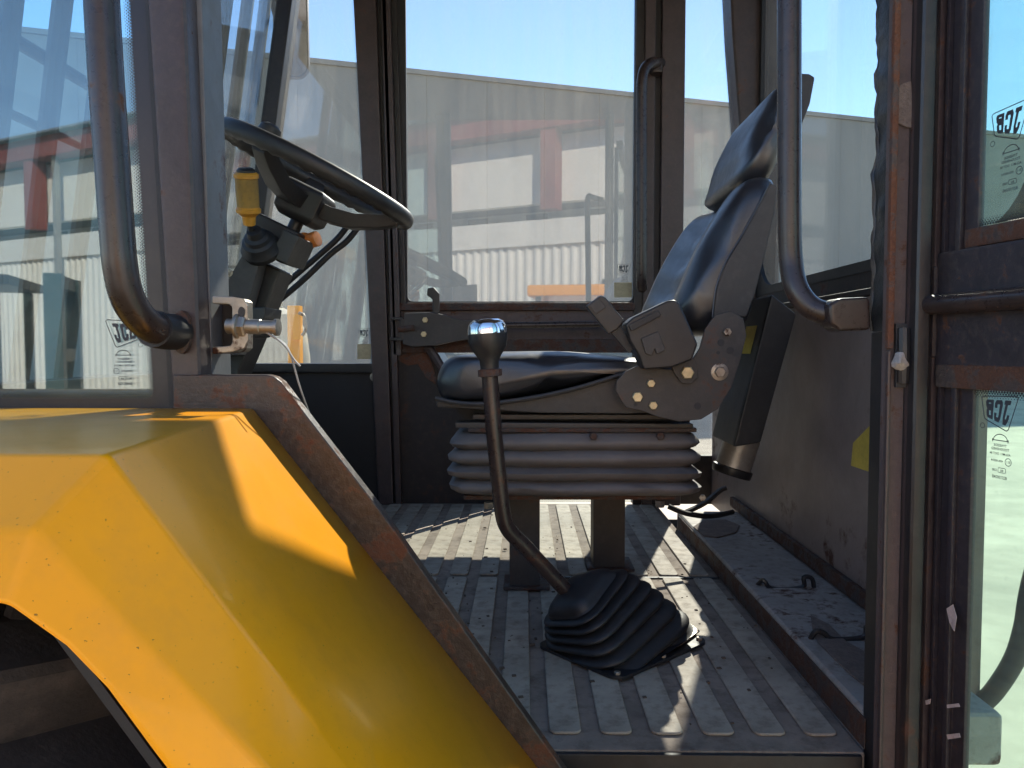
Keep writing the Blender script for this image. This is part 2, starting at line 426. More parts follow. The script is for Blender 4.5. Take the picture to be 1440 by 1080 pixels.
def workshop():
    """sunlit shed behind the photographer, seen as a reflection in the cab glass"""
    c = Vector((0, -9.3, 0)); d = Vector((.899, .438, 0)); n = Vector((.438, -.899, 0))     # d runs to the right, n away from the cab
    t = thing('workshop', (c.x, c.y, GZ), 'white corrugated workshop with red steel frame, reflected in the windows', 'building')
    pl = lambda u, v, w_: c + d * u + n * w_ + Vector((0, 0, v))
    q = lambda name, u0, u1, v0, v1, w0, w1, m: mk(name, *prism([(u0, v0), (u1, v0), (u1, v1), (u0, v1)], w0, w1, pl), m, t, smooth=False)
    U0, U1 = -30, 5.5
    q('eave_beam', U0, U1, 3.85, 4.25, -.25, .1, MT['red'])
    q('upper_wall', U0, U1, 2.62, 3.80, .12, .3, MT['white'])
    q('shadow_gap', U0, U1, 2.30, 2.62, .9, 1.0, MT['white'])
    q('lintel', U0, U1, 1.85, 2.30, -.05, .5, MT['white'])
    v, f = [], []
    N = int((U1 - U0) / .045)
    prof = [(U0 + i * .045, (0, .035, .035, 0)[i % 4]) for i in range(N)]
    for u, wd in prof: v += [pl(u, GZ, wd), pl(u, 1.86, wd)]
    for i in range(N - 1): f.append((2 * i, 2 * i + 2, 2 * i + 3, 2 * i + 1))
    mk('corrugated_wall', v, f, MT['white'], t, smooth=False)
    q('backing', U0, U1, GZ, 4.2, 1.0, 6.0, MT['clad'])
    rv = [pl(U0, 4.26, -.4), pl(U1, 4.26, -.4), pl(U1, 6.4, 7), pl(U0, 6.4, 7), pl(U0, 4.30, -.4), pl(U1, 4.30, -.4), pl(U1, 6.45, 7), pl(U0, 6.45, 7)]
    mk('roof', rv, [(0,1,2,3),(4,7,6,5),(0,4,5,1),(1,5,6,2),(2,6,7,3),(3,7,4,0)], MT['roofblue'], t, smooth=False)
    for k in range(14):
        u = 2.9 - k * 2.35
        q('column', u - .14, u + .14, 2.45, 3.9, -.22, .08, MT['red'])
    for k in range(12):
        u = 2.2 - k * 1.3
        q('high_window', u, u + .45, 2.34, 2.58, .88, .899, MT['dark'])
    for k in range(4):
        u = 3.6 - k * 7.05
        q('downpipe', u, u + .1, GZ, 3.85, -.16, -.06, MT['clad'])
    for k in range(9):
        u = 1.5 - k * 3.1
        o = q('window', u, u + .6, .6, 1.2, -.03, .03, MT['dark'])
workshop()

def loader(x, y, rz):
    t = thing('parked_loader', (x, y, GZ), 'small yellow loader parked before the workshop, seen as a reflection', 'loader')
    M = Matrix.Rotation(rz, 3, 'Z')
    def b(name, x0, x1, y0, y1, z0, z1, m, par=t, bev=.04):
        v, f = box(x0, x1, y0, y1, z0, z1)
        return mk(name, [Vector((x, y, 0)) + M @ Vector((p[0], p[1], 0)) + Vector((0, 0, GZ + p[2])) for p in v], f, MT[m], par, bevel=bev)
    b('body', -1.1, 1.2, -.55, .55, .55, 1.15, 'yellow')
    b('hood', .35, 1.25, -.5, .5, 1.15, 1.55, 'yellow')
    for sx in (-.75, .25):
        for sy in (-.5, .5): b('cab_post', sx - .04, sx + .04, sy - .04, sy + .04, 1.15, 2.32, 'black', bev=.01)
    b('cab_roof', -.9, .4, -.6, .6, 2.32, 2.48, 'yellow')
    b('seat_back', -.2, -.05, -.25, .25, 1.15, 1.9, 'vinyl')
    for sy in (-.42, .42): b('lift_arm', -2.2, -.2, sy - .06, sy + .06, 1.2, 1.42, 'yellow')
    b('bucket', -2.7, -2.1, -.85, .85, .3, .95, 'dark')
    for sx in (-.75, .8):
        for sy in (-.72, .72):
            c = Vector((x, y, 0)) + M @ Vector((sx, sy - .13, 0)) + Vector((0, 0, GZ + .42))
            mk('wheel', *revolve([(.1, 0), (.36, 0), (.42, .05), (.42, .21), (.36, .26), (.1, .26)], c, M @ Vector((0, 1, 0)), 24), MT['tyre'], t)
loader(1.0, -6.4, R(8))
def forklift(x, y, rz):
    t = thing('parked_forklift', (x, y, GZ), 'dark teal forklift with tall mast, reflected in the front side window', 'forklift')
    M = Matrix.Rotation(rz, 3, 'Z')
    def b(name, x0, x1, y0, y1, z0, z1, m, par=t, bev=.03):
        v, f = box(x0, x1, y0, y1, z0, z1)
        return mk(name, [Vector((x, y, 0)) + M @ Vector((p[0], p[1], 0)) + Vector((0, 0, GZ + p[2])) for p in v], f, MT[m], par, bevel=bev)
    b('body', -.9, .7, -.5, .5, .3, 1.0, 'teal')
    b('counterweight', -1.25, -.85, -.5, .5, .35, 1.1, 'black')
    for sy in (-.3, .3): b('mast_rail', .78, .9, sy - .06, sy + .06, .1, 2.15, 'teal', bev=.01)
    for z in (.9, 1.5, 2.05): b('mast_cross', .8, .88, -.3, .3, z, z + .1, 'black', bev=.01)
    for sx in (-.6, .5):
        for sy in (-.45, .45): b('guard_post', sx - .03, sx + .03, sy - .03, sy + .03, 1.0, 2.05, 'black', bev=.008)
    b('overhead_guard', -.7, .6, -.5, .5, 2.05, 2.12, 'black', bev=.01)
    b('seat', -.5, -.05, -.22, .22, 1.0, 1.5, 'vinyl')
    for sy in (-.25, .25): b('fork', .9, 2.0, sy - .06, sy + .06, .1, .15, 'dark', bev=.01)
    for sx in (-.7, .5):
        for sy in (-.55, .42):
            c = Vector((x, y, 0)) + M @ Vector((sx, sy, 0)) + Vector((0, 0, GZ + .28))
            mk('wheel', *revolve([(.08, 0), (.25, 0), (.28, .03), (.28, .12), (.25, .15), (.08, .15)], c, M @ Vector((0, 1, 0)), 20), MT['tyre'], t)
forklift(-4.35, -3.9, R(-20))

def yellow_post():
    b = P(416, 505, 6.5)
    t = thing('yellow_post', (b.x, b.y, GZ), 'bright yellow steel post with hook bracket in the yard', 'post')
    x, y = b.x, b.y
    mk('upright', *box(x - .055, x + .05, y - .05, y + .05, GZ, P(416, 430, 6.5).z), MT['yellow'], t, bevel=.008)
    mk('bracket', *box(x + .0, x + .07, y - .09, y - .052, P(416, 478, 6.5).z, P(416, 442, 6.5).z), MT['yellow'], t, bevel=.006)
    mk('hook', *tube([P(420, 440, 6.4), P(428, 445, 6.4), P(430, 462, 6.4), P(425, 472, 6.4)], .014, 8), MT['zinc'], t)
    mk('base_plate', *box(x - .2, x + .2, y - .2, y + .2, GZ, GZ + .03), MT['yellow'], t)
yellow_post()
def drum():
    c = P(386, 470, 8.0)
    t = thing('tank', (c.x, c.y, GZ), 'beige rounded tank beside the yellow post', 'tank')
    mk('shell', *revolve([(.02, 0), (.34, .0), (.36, .05), (.36, 1.5), (.33, 1.75), (.24, 1.95), (.1, 2.02), (.02, 2.03)], (c.x, c.y, GZ), (0, 0, 1), 28), MT['tank'], t)
    mk('cap', *revolve([(.09, 2.0), (.09, 2.08), (.02, 2.09)], (c.x, c.y, GZ), (0, 0, 1), 16), MT['dark'], t)
drum()

# ------------------------------------------------------------------ the cab
YN, YF = .86, 2.36       # near and far side of the cab
FL = -.48                # cab floor
cab = thing('loader_cab', (0, 1.6, FL), 'open brown and black operator cab of an old wheel loader', 'vehicle cab')

def c_(name, vf, mat, parent=cab, **k): return mk(name, *vf, MT[mat], parent, **k)

# roof and lower shell
c_('roof', box(-.80, .80, .78, 2.44, 1.15, 1.26), 'brown', bevel=.03)
c_('chassis_panel', box(-.95, .56, .95, 2.30, -1.0, FL - .03), 'panelblk', bevel=.02)
c_('front_panel', box(-.95, -.90, .88, 2.34, FL, -.06), 'panelblk', bevel=.008)
c_('near_front_panel', prism([(-.95, -.075), (-.315, -.075), (-.02, -.455), (.25, -.80), (-.95, -.80)], .868, .90), 'panelblk')

# --- text and logo printed on glass
def font_mesh(s, size, bold=0):
    cu = bpy.data.curves.new('lettering', 'FONT'); cu.body = s; cu.size = size; cu.offset = bold; cu.align_x = 'CENTER'; cu.resolution_u = 2
    ob = bpy.data.objects.new('lettering', cu); COL.objects.link(ob)
    dg = bpy.context.evaluated_depsgraph_get(); dg.update()
    me = ob.evaluated_get(dg).to_mesh()
    v = [(p.co.x, p.co.y) for p in me.vertices]; f = [tuple(p.vertices) for p in me.polygons]
    ob.evaluated_get(dg).to_mesh_clear()
    bpy.data.objects.remove(ob); bpy.data.curves.remove(cu)
    return v, f
def stroke(pts, wd, closed=False):
    v, f = [], []; n = len(pts)
    for i in range(n):
        a = Vector(pts[i - 1] if (i or closed) else pts[i]); b = Vector(pts[(i + 1) % n] if (i < n - 1 or closed) else pts[i])
        d = (b - a).normalized(); m = Vector((-d.y, d.x)) * wd / 2; p = Vector(pts[i])
        v += [tuple(p + m), tuple(p - m)]
    for i in range(n if closed else n - 1):
        j = (i + 1) % n; f.append((2*i, 2*i+1, 2*j+1, 2*j))
    return v, f
LETTERS = {
 'J': [[(.25,1),(1,1),(1,.82),(.86,.82),(.86,.28),(.70,0),(.2,0),(0,.18),(0,.42),(.34,.42),(.34,.24),(.54,.24),(.54,.82),(.25,.82)]],
 'C': [[(.18,1),(.85,1),(1,.84),(1,.62),(.66,.62),(.66,.80),(.36,.80),(.36,.20),(.66,.20),(.66,.38),(1,.38),(1,.16),(.85,0),(.18,0),(0,.16),(0,.84)]],
 'B': [[(0,1),(.0,0),(.34,0),(.34,1)], [(.34,1),(.85,1),(1,.88),(1,.62),(.86,.5),(.34,.58),(.34,.78),(.64,.78),(.64,.84),(.34,.84)], [(.34,.58),(.86,.5),(1,.40),(1,.12),(.85,0),(.34,0),(.34,.18),(.62,.18),(.62,.42),(.34,.42)]],
}
def marking(parent, pl, u, v, s, flip=False, w_=0.0):
    """maker's stamp on a pane: outlined slanted badge, arc, and small lines of type; s = badge width"""
    V, Fs = [], []
    def add(vf):
        n = len(V); V.extend(vf[0]); Fs.extend([[i + n for i in q] for q in vf[1]])
    q = [(0, 1.0), (1.28, .93), (1.16, .30), (.34, 0)]     # badge corners TL TR BR BL
    bil = lambda a, b, q=q: ((q[3][0]*(1-a)+q[2][0]*a)*(1-b)+(q[0][0]*(1-a)+q[1][0]*a)*b, (q[3][1]*(1-a)+q[2][1]*a)*(1-b)+(q[0][1]*(1-a)+q[1][1]*a)*b)
    outl = [bil(a, b) for a, b in rrect(0, 0, 1, 1, .09, 4)]
    add(stroke(outl, .028, True))
    for i, ch in enumerate('JCB'):
        for poly in LETTERS[ch]:
            pts = [bil(.10 + .275 * i + .235 * a, .13 + .74 * b) for a, b in poly]
            add((pts, [tuple(range(len(pts)))]))
    add(stroke([(1.22 + .075*math.cos(R(a)), .10 + .075*math.sin(R(a))) for a in range(0, 360, 30)], .018, True))
    N1 = len(V)
    add(stroke([(.78 + .30*math.cos(R(a)), -.33 + .22*math.sin(R(a))) for a in range(0, 181, 15)], .03))
    add(stroke([(.42, -.33), (1.14, -.33)], .03))
    for xx in (.45, 1.11): add(stroke([(xx, -.27), (xx, -.39)], .03))
    def line(txt, x, y, sz):
        tv, tf = font_mesh(txt, sz, sz * .02)
        add(([(a + x, b + y) for a, b in tv], tf))
    line('TYNESIDE', .78, -.54, .125); line('TOUGHENED', .78, -.67, .125); line('AS2-M11  DOT 84', .78, -.83, .115)
    add(stroke([(.42 + .13*math.cos(R(a)), -1.04 + .13*math.sin(R(a))) for a in range(0, 360, 24)], .025, True))
    line('E11', .42, -1.08, .12); line('43R-00034', .90, -1.08, .115)
    add(stroke(rrect(.52, -1.44, .84, -1.28, .03, 2), .02, True)); line('BSI', .68, -1.41, .11); line('5282', 1.0, -1.41, .11)
    line('827/30245', .78, -1.66, .15)
    for i in range(N1, len(V)): V[i] = ((V[i][0] - .78) * .80 + .58, V[i][1] * .80)
    k = s / 1.28
    W = [pl(u + (-(a - .64) if flip else (a - .64)) * k, v + b * k, w_) for a, b in V]
    return mk('glass_marking', W, Fs, MT['mark'], parent, smooth=False, fix=False)
def frit(parent, pl, rect, edges, w_, step=.0034, rows=4):
    """fading dotted edge of the printed border of a pane"""
    u0, v0, u1, v1 = rect; V, Fs = [], []
    def dot(u, v, r):
        n = len(V); V.extend([pl(u + r, v, w_), pl(u, v + r, w_), pl(u - r, v, w_), pl(u, v - r, w_)]); Fs.append((n, n+1, n+2, n+3))
    for e in edges:
        L = (v1 - v0) if e in 'lr' else (u1 - u0)
        for k in range(rows):
            rad = step * (.47 - .09 * k); off = step * .6 * (k + .3)
            for i in range(int(L / step)):
                p = (i + (.5 if k % 2 else 0)) * step
                if p < off or p > L - off: continue
                if e == 'r': dot(u1 - off, v0 + p, rad)
                elif e == 'l': dot(u0 + off, v0 + p, rad)
                elif e == 'b': dot(u0 + p, v0 + off, rad)
                else: dot(u0 + p, v1 - off, rad)
    o = mk('border_dots', V, Fs, MT['frit'], parent, smooth=False, fix=False)
    o['kind'] = 'stuff'
    return o

# --- near front quarter window (left in the picture)
gx1b, gx1t = P(217, 560, .85).x, P(183, 0, .85).x           # clear glass edge, bottom and top
lean = (gx1t - gx1b) / (P(183, 0, .85).z - P(217, 560, .85).z)
QZ0 = P(200, 561, .85).z
QPL = lambda u, v, w_: Vector((u + lean * (v - QZ0), .852 + w_, v))
pane = mk('quarter_glass', *prism([(-.93, QZ0 - .012), (gx1b + .027, QZ0 - .012), (gx1b + .027, 1.14), (-.93, 1.14)], 0, .005, QPL), MT['glass_near'], cab, smooth=False)
mk('printed_border', *prism([(-.93, QZ0 - .013), (gx1b + .028, QZ0 - .013), (gx1b + .028, 1.0), (gx1b, 1.0), (gx1b, QZ0 + .006), (gx1b - .006, QZ0), (-.93, QZ0)], -.0022, -.0008, QPL), MT['frit'], pane, smooth=False)
frit(pane, QPL, (-.74, QZ0, gx1b, .56), 'rb', -.0024)
m_ = P(172, 489, .85)
marking(pane, QPL, m_.x - lean * (m_.z - QZ0) + .003, m_.z + .0, .040, False, -.003)
c_('window_seal', prism([(gx1b + .019, QZ0 - .02), (gx1b + .028, QZ0 - .02), (gx1b + .028, 1.0), (gx1b + .019, 1.0)], -.008, .008, QPL), 'rubber')
c_('window_seal', box(-.93, gx1b + .03, .842, .866, QZ0 - .024, QZ0 - .0125), 'rubber', bevel=.002)

# --- near front pillar
pA = [(-.392, -.09), (-.352, -.09), (-.362, 1.16), (-.470, 1.16)]
zt = 1.16
a0 = P(243, 572, .845); a1 = P(207, 0, .845); b0 = P(284, 540, .845); b1 = P(262, 0, .845)
ext = lambda p, q, z: p.x + (q.x - p.x) * (z - p.z) / (q.z - p.z)
pillar = c_('front_pillar', prism([(ext(a0, a1, -.09), -.09), (ext(b0, b1, -.09), -.09), (ext(b0, b1, zt), zt), (ext(a0, a1, zt), zt)], .842, .905), 'brown', bevel=.007, seg=3)
g0 = P(299, 540, .872); g1 = P(284, 0, .872)
c_('pillar_inner_face', prism([(ext(b0, b1, -.055) - .012, -.055), (ext(g0, g1, -.055), -.055), (ext(g0, g1, zt), zt), (ext(b0, b1, zt) - .012, zt)], .872, .93), 'skylitedge', bevel=.003)

# --- door sill: level piece, bend, then the long diagonal
sl_pts = [(243, 527), (374, 527), (386, 530), (395, 537), (430, 583), (533, 716), (790, 1080), (885, 1212), (780, 1212), (715, 1104), (540, 840), (362, 590), (356, 586), (345, 584), (243, 584)]
c_('door_sill', pxprism(sl_pts, .838, .858), 'sill', bevel=.011, seg=3)
c_('sill_lip', pxprism([(372, 545), (388, 545), (420, 590), (522, 724), (785, 1096), (765, 1096), (505, 730), (400, 590)], .8585, .866), 'sill', bevel=.002)

# --- near grab rail on the front pillar
gr = tube([P(205, -455, .85), P(172, -452, .80), P(146, -432, .755), P(133, -385, .737), P(136, -250, .735), P(141, -60, .735), P(143, 0, .735), P(150, 120, .735), P(158, 230, .735), P(165, 330, .735), P(170, 380, .737), P(180, 420, .745), P(200, 450, .765), P(224, 465, .80), P(250, 467, .842)], .0158, 18, 6)
rail = c_('grab_rail', gr, 'tubeblk')
c_('rail_boot', tube([P(216, 462, .79), P(232, 466, .815), P(248, 467, .84)], .0195, 18, 3), 'rubber', rail)
c_('rail_flange', prism([(P(256, 467, .838).x + .011 * math.cos(R(a)), P(256, 467, .838).z + .024 * math.sin(R(a))) for a in range(0, 360, 20)], .834, .845), 'rusty', rail, bevel=.002)

# --- latch bracket with pin on the front pillar
br = thing('_tmp', (0, 0, 0), 'x', 'x'); bpy.data.objects.remove(br)
def latch():
    Y = .885
    root = c_('latch_bracket', join(pxprism([(298, 416), (328, 417), (334, 422), (334, 490), (328, 495), (298, 498), (298, 488), (323, 486), (326, 482), (326, 432), (322, 428), (298, 427)], Y - .03, Y + .02)), 'zinc', bevel=.002)
    c_('latch_plate', pxprism([(326, 417), (342, 420), (348, 430), (349, 478), (343, 490), (328, 494)], Y - .034, Y - .0305), 'zinc', root, bevel=.0008)
    c_('latch_slot', prism([(P(340, 439, Y - .034).x + .0036 * math.cos(R(a)), P(340, 439, Y - .034).z + .006 * math.sin(R(a))) for a in range(0, 360, 20)], Y - .0355, Y - .0345), 'dark', root)
    c_('latch_shade_fill', pxprism([(290, 424), (328, 424), (328, 490), (290, 490)], Y + .0205, Y + .024), 'black', root)  # black sheet added to stand for the shade inside the bracket
    ax = Vector((1, -.08, -.03)).normalized()
    c_('latch_nut', hexbolt(P(334, 459, Y - .03), ax, .0125, .011, .0145), 'zinc', root)
    c_('latch_pin', revolve([(.001, -.018), (.0085, -.018), (.0085, .02), (.0075, .021), (.0075, .036), (.0095, .037), (.0095, .041), (.001, .042)], P(342, 459, Y - .03), ax, 18), 'zinc', root)
latch()
wire = mk('pin_wire', *join(tube([P(372, 464, .85), P(384, 474, .85), P(397, 481, .85), P(408, 497, .852), P(422, 545, .855), P(438, 590, .875)], .0011, 6, 6), tube([P(372, 466, .85), P(390, 477, .848), P(402, 488, .847), P(413, 505, .846), P(422, 515, .846)], .0011, 6, 6)), MT['wire'])
tag(wire, 'thin grey twisted wire hanging from the latch pin on the front pillar', 'wire')

# --- near rear pillar: stacked strips
def vs(name, px0, px1, Y0, Y1, mat, z0=-.62, z1=1.16, **k):
    return c_(name, box(P(px0, 500, Y0).x, P(px1, 500, Y0).x, Y0, Y1, z0, z1), mat, **k)
vs('rear_pillar', 1246, 1292, .862, .8745, 'brown2', bevel=.003)
x0_, x1_ = P(1224, 500, .915).x, P(1252, 500, .875).x
rg = []
for i in range(150):
    z_ = .02 + 1.14 * i / 149
    sect = rrect(x0_, .875, x1_, .915, .006, 3)
    rg.append([Vector((a + (.0030 * noise.noise(Vector((a * 40, b * 55, z_ * 38))) + .002 * noise.noise(Vector((a * 99, b * 160, z_ * 120)))), b + .003 * noise.noise(Vector((a * 60, b * 60 + 9, z_ * 50))), z_)) for a, b in sect])
c_('pillar_sealant', loft(rg), 'mastic', ang=80)
c_('pillar_edge_strip', box(P(1224, 500, .915).x, P(1252, 500, .875).x, .875, .915, -.62, .019), 'black', bevel=.003)
vs('pillar_flange', 1248, 1257, .854, .8615, 'rustbad', z0=.0, bevel=.002)
vs('pillar_flange', 1249, 1255, .854, .8615, 'brown', z1=-.002, bevel=.002)
vs('pillar_flange', 1279, 1286, .850, .8615, 'brown', bevel=.003)
c_('pillar_patch', pxprism([(1258, 125), (1268, 118), (1282, 113), (1284, 150), (1283, 180), (1274, 178), (1261, 172), (1257, 150)], .858, .8615), 'patch', bevel=.003)
st = c_('striker_recess', pxprism([(1260, 455), (1280, 455), (1280, 545), (1260, 545)], .8565, .861), 'dark', bevel=.001)
c_('striker_pin', tube([P(1271, 462, .855), P(1271, 500, .852), P(1270, 538, .855)], .0065, 10, 3), 'black', st)
cw = [P(1258 + 10 + 9 * math.cos(a) * (1 + .3 * math.sin(3 * a)), 508 + 13 * math.sin(a), .847) for a in [R(x) for x in range(0, 360, 24)]]
c_('cobweb_lump', loft([[c + (Vector((0, .008, 0))) for c in cw], cw, [P(1266, 508, .842) + (c - P(1268, 508, .847)) * .5 for c in cw], [P(1266, 510, .838) + (c - P(1268, 508, .847)) * .1 for c in cw]]), 'cobweb', st)
vs('door_seal', 1287, 1309, .838, .90, 'black', bevel=.006, seg=3)
mk('near_rear_panel', [(.47, .895, -.62), (.578, .995, -.62), (.578, .995, .088), (.47, .895, .088), (.455, .915, -.62), (.560, 1.01, -.62), (.560, 1.01, .088), (.455, .915, .088)], [(0,1,2,3),(4,7,6,5),(0,4,5,1),(1,5,6,2),(2,6,7,3),(3,7,4,0)], MT['brown2'], cab)

# --- near rear grab rail
hr = c_('rear_grab_rail', tube([P(1232, -452, .885), P(1155, -450, .90), P(1125, -430, .92), P(1111, -380, .93), P(1110, -250, .93), P(1110, -60, .93), P(1110, 0, .93), P(1110, 150, .93), P(1110, 300, .93), P(1112, 365, .93), P(1120, 405, .92), P(1140, 432, .91), P(1168, 442, .90), P(1190, 443, .895)], .0138, 18, 6), 'tubeblk')
c_('rail_end', pxprism([(1166, 428), (1180, 419), (1224, 417), (1226, 464), (1182, 466), (1168, 456)], .875, .915), 'tubeblk', hr, bevel=.006, seg=3)

# --- the open near door, swung out towards the camera
HX, HY = .452, .855
DD = Vector((.2, -.98, 0)).normalized(); DN = Vector((-DD.y, DD.x, 0)) * -1     # DN points to -x (inner face)
DPL = lambda u, v, w_: Vector((HX, HY, 0)) + DD * u + DN * w_ + Vector((0, 0, v))
def du(px, w_=0.0):
    k = P(px, 490, 1).x
    return (k * (HY + DN.y * w_) - HX - DN.x * w_) / (DD.x - k * DD.y)
door = c_('door', prism([(.0, -.75), (.052, -.75), (.052, 1.0), (.0, 1.0)], -.012, -.004, DPL), 'blackdoor', bevel=.003)
def dp(name, u0, u1, v0, v1, w0, w1, m, **k): return mk(name, *prism([(u0, v0), (u1, v0), (u1, v1), (u0, v1)], w0, w1, DPL), MT[m], door, **k)
UG = du(1357, -.0066)
DOORL = .62
dp('hinge_stile_rib', du(1309), du(1318), -.75, 1.0, -.004, .006, 'brown', bevel=.002)
dp('hinge_stile_rib', du(1322), du(1326), -.75, 1.0, -.004, .002, 'blackdoor', bevel=.001)
dp('hinge_stile_rib', du(1342), du(1349), -.75, 1.0, -.004, .003, 'blackdoor', bevel=.0015)
dp('hinge_stile_edge', du(1349), UG - .0045, -.75, 1.0, -.006, -.001, 'blackdoor')
zu = .126; zl = -.043
dp('mid_panel', du(1318), DOORL, zl + .012, zu - .022, -.012, .004, 'blackdoor', bevel=.004)
dp('panel_rail', du(1335), DOORL, zu - .021, zu - .001, -.012, -.003, 'rusty', bevel=.003)
dp('panel_rail', du(1322), DOORL, zl + .001, zl + .026, -.02, .0055, 'rusty', bevel=.002)
dp('hinge', du(1312), du(1321), -.01, .09, .0, .009, 'blackdoor', bevel=.004)
hb0 = du(1318); 
c_('door_handle', tube([DPL(hb0 + .004, .047, .014), DPL(hb0 + .012, .047, .017), DPL(.2, .047, .018), DPL(.45, .047, .018), DPL(.5, .047, .006)], .0105, 14, 4), 'tubeblk', door)
gu = mk('upper_glass', *prism([(UG - .006, zu), (DOORL, zu), (DOORL, 1.0), (UG - .006, 1.0)], -.012, -.007, DPL), MT['glass_door'], door, smooth=False)
gl_ = mk('lower_glass', *prism([(UG - .006, -.72), (DOORL, -.72), (DOORL, zl), (UG - .006, zl)], -.012, -.007, DPL), MT['glass_door'], door, smooth=False)
dp('printed_border', UG - .004, UG, zu, .56, -.0066, -.0056, 'frit', smooth=False)
dp('printed_border', UG - .004, UG, -.70, zl, -.0066, -.0056, 'frit', smooth=False)
frit(door, DPL, (UG, zu, DOORL, .5), 'lb', -.0055)
frit(door, DPL, (UG, -.60, DOORL, zl), 'lt', -.0055)
def at_door(px, py):
    u = du(px, -.0052); p = DPL(u, 0, -.0052); return u, P(px, py, p.y).z
u_, v_ = at_door(1411, 200); marking(door, DPL, u_, v_, .046, True, -.0052)
u_, v_ = at_door(1408, 606); marking(door, DPL, u_, v_, .046, True, -.0052)
dp('outer_stile', DOORL, DOORL + .06, -.75, 1.0, -.03, .004, 'blackdoor', bevel=.004)
dp('bottom_rail', .063, DOORL, -.75, -.715, -.03, .003, 'blackdoor', bevel=.003)
dp('top_rail', .063, DOORL, 1.0, 1.05, -.03, .003, 'blackdoor', bevel=.003)
for pts in ([(1341, 856), (1350, 850), (1356, 868), (1353, 888), (1346, 876)], [(1345, 991), (1362, 989), (1364, 994), (1346, 996)], [(1314, 985), (1322, 983), (1321, 990), (1315, 991)], [(1346, 1033), (1364, 1031), (1366, 1037), (1348, 1040)], [(1332, 428), (1342, 424), (1346, 430), (1336, 433)]):
    q = []
    for a, b in pts:
        u_ = du(a, .0062); q.append((u_, P(a, b, DPL(u_, 0, .0062).y).z))
    mk('paint_chip', *prism(q, .0061, .0066, DPL), MT['chip'], door, smooth=False)
hose = mk('hose', *tube([Vector((.52, 1.0, -.72)), Vector((.55, 1.01, -.58)), P(1362, 1030, 1.0), P(1372, 1000, 1.0), P(1398, 972, .99), P(1425, 930, .97), P(1440, 885, .95), P(1452, 820, .93), Vector((.68, .98, -.16)), Vector((.70, 1.01, -.02)), Vector((.70, 1.03, .10))], .012, 12, 6), MT['rubber'])
tag(hose, 'dark curved hose seen through the lower glass of the open door', 'hose')

# --- far side
fx = lambda px: P(px, 400, YF).x
fz = lambda py: P(738, py, YF).z
c_('far_front_panel', box(-.95, fx(540), YF, YF + .04, FL, fz(516)), 'panelblk', bevel=.004)
c_('far_front_sill', box(-.95, fx(535), YF - .02, YF + .045, fz(524), fz(511)), 'black', bevel=.004)
def lean_strip(name, t0, t1, b0, b1, Y0, Y1, mat, zb=FL, **k):
    zt_, zb_ = fz(0), fz(510)
    e = lambda t, b, z: fx(b) + (fx(t) - fx(b)) * (z - zb_) / (zt_ - zb_)
    return c_(name, prism([(e(t0, b0, zb), zb), (e(t1, b1, zb), zb), (e(t1, b1, 1.16), 1.16), (e(t0, b0, 1.16), 1.16)], Y0, Y1), mat, **k)
lean_strip('far_front_pillar', 503, 534, 524, 548, YF - .03, YF + .05, 'brown', bevel=.006)
lean_strip('far_pillar_seal', 534, 541, 548, 554, YF - .012, YF + .05, 'rubber', bevel=.002)
lean_strip('far_door_stile', 541, 553, 554, 566, YF - .028, YF + .03, 'brown', zb=fz(500), bevel=.004)
lean_strip('far_door_stile', 553, 561, 566, 574, YF - .012, YF + .03, 'black', zb=fz(430), bevel=.003)
lean_strip('far_pillar_lower', 541, 549, 552, 560, YF - .028, YF + .03, 'brown', zb=FL, bevel=.003).location.z = -0.0
c_('far_door_rail', box(fx(556), fx(892), YF - .02, YF + .03, fz(437), fz(426)), 'rusty', bevel=.004)
c_('far_door_rail', box(fx(556), fx(892), YF - .005, YF + .03, fz(478), fz(436.5)), 'brown2', bevel=.002)
c_('far_door_rail', box(fx(556), fx(892), YF - .02, YF + .03, fz(496), fz(477)), 'rusty', bevel=.004)
c_('far_side_panel', pxprism([(548, 492), (598, 492), (612, 506), (722, 700), (735, 722), (548, 722)], YF, YF + .03), 'panel', bevel=.003)
c_('far_rust_plate', prism(XZ([(556, 494), (596, 494), (603, 500), (614, 532), (612, 540), (598, 530), (588, 512), (574, 514), (562, 508)], YF - .004), YF - .006, YF - .001), 'rustbad', bevel=.001)
c_('far_door_sill', tube([P(598, 488, YF - .02), P(612, 502, YF - .02), P(668, 600, YF - .02), P(735, 722, YF - .02)], .014, 10, 4), 'brown')
mk('far_door_lower_glass', *prism(XZ([(625, 496), (890, 496), (890, 706), (745, 706)], YF + .01), YF + .01, YF + .015), MT['glass_rear'], cab, smooth=False)
fg = mk('far_door_glass', *prism([(fx(556), fz(428)), (fx(894), fz(428)), (fx(894), 1.14), (fx(545), 1.14)], YF + .008, YF + .013), MT['glass_far'], cab, smooth=False)
c_('glass_seal', ring((fx(553), fz(433), fx(899), 1.5), .01, (fx(573), fz(424), fx(890.5), 1.45), .018, YF - .004, YF + .007), 'rubber')
marking(fg, SIDE, P(878, 386, YF).x, P(878, 386, YF).z, .042, True, YF + .0065)
c_('glass_label', prism(XZ([(864, 397), (889, 397), (889, 418), (864, 418)], YF), YF + .0055, YF + .0062), 'stitch', fg)
fq = mk('far_quarter_glass', *prism([(-.93, fz(514)), (fx(527), fz(514)), (fx(500), 1.14), (-.93, 1.14)], YF + .008, YF + .013), MT['glass_far'], cab, smooth=False)
marking(fq, SIDE, P(512, 476, YF).x, P(512, 476, YF).z, .040, True, YF + .0065)
c_('glass_label', prism(XZ([(502, 484), (521, 484), (521, 505), (502, 505)], YF), YF + .0055, YF + .0062), 'stitch', fq)
c_('panel_bolt', hexbolt(P(527, 530, YF - .002), (0, -1, 0), .010, .008, .015), 'zinc')
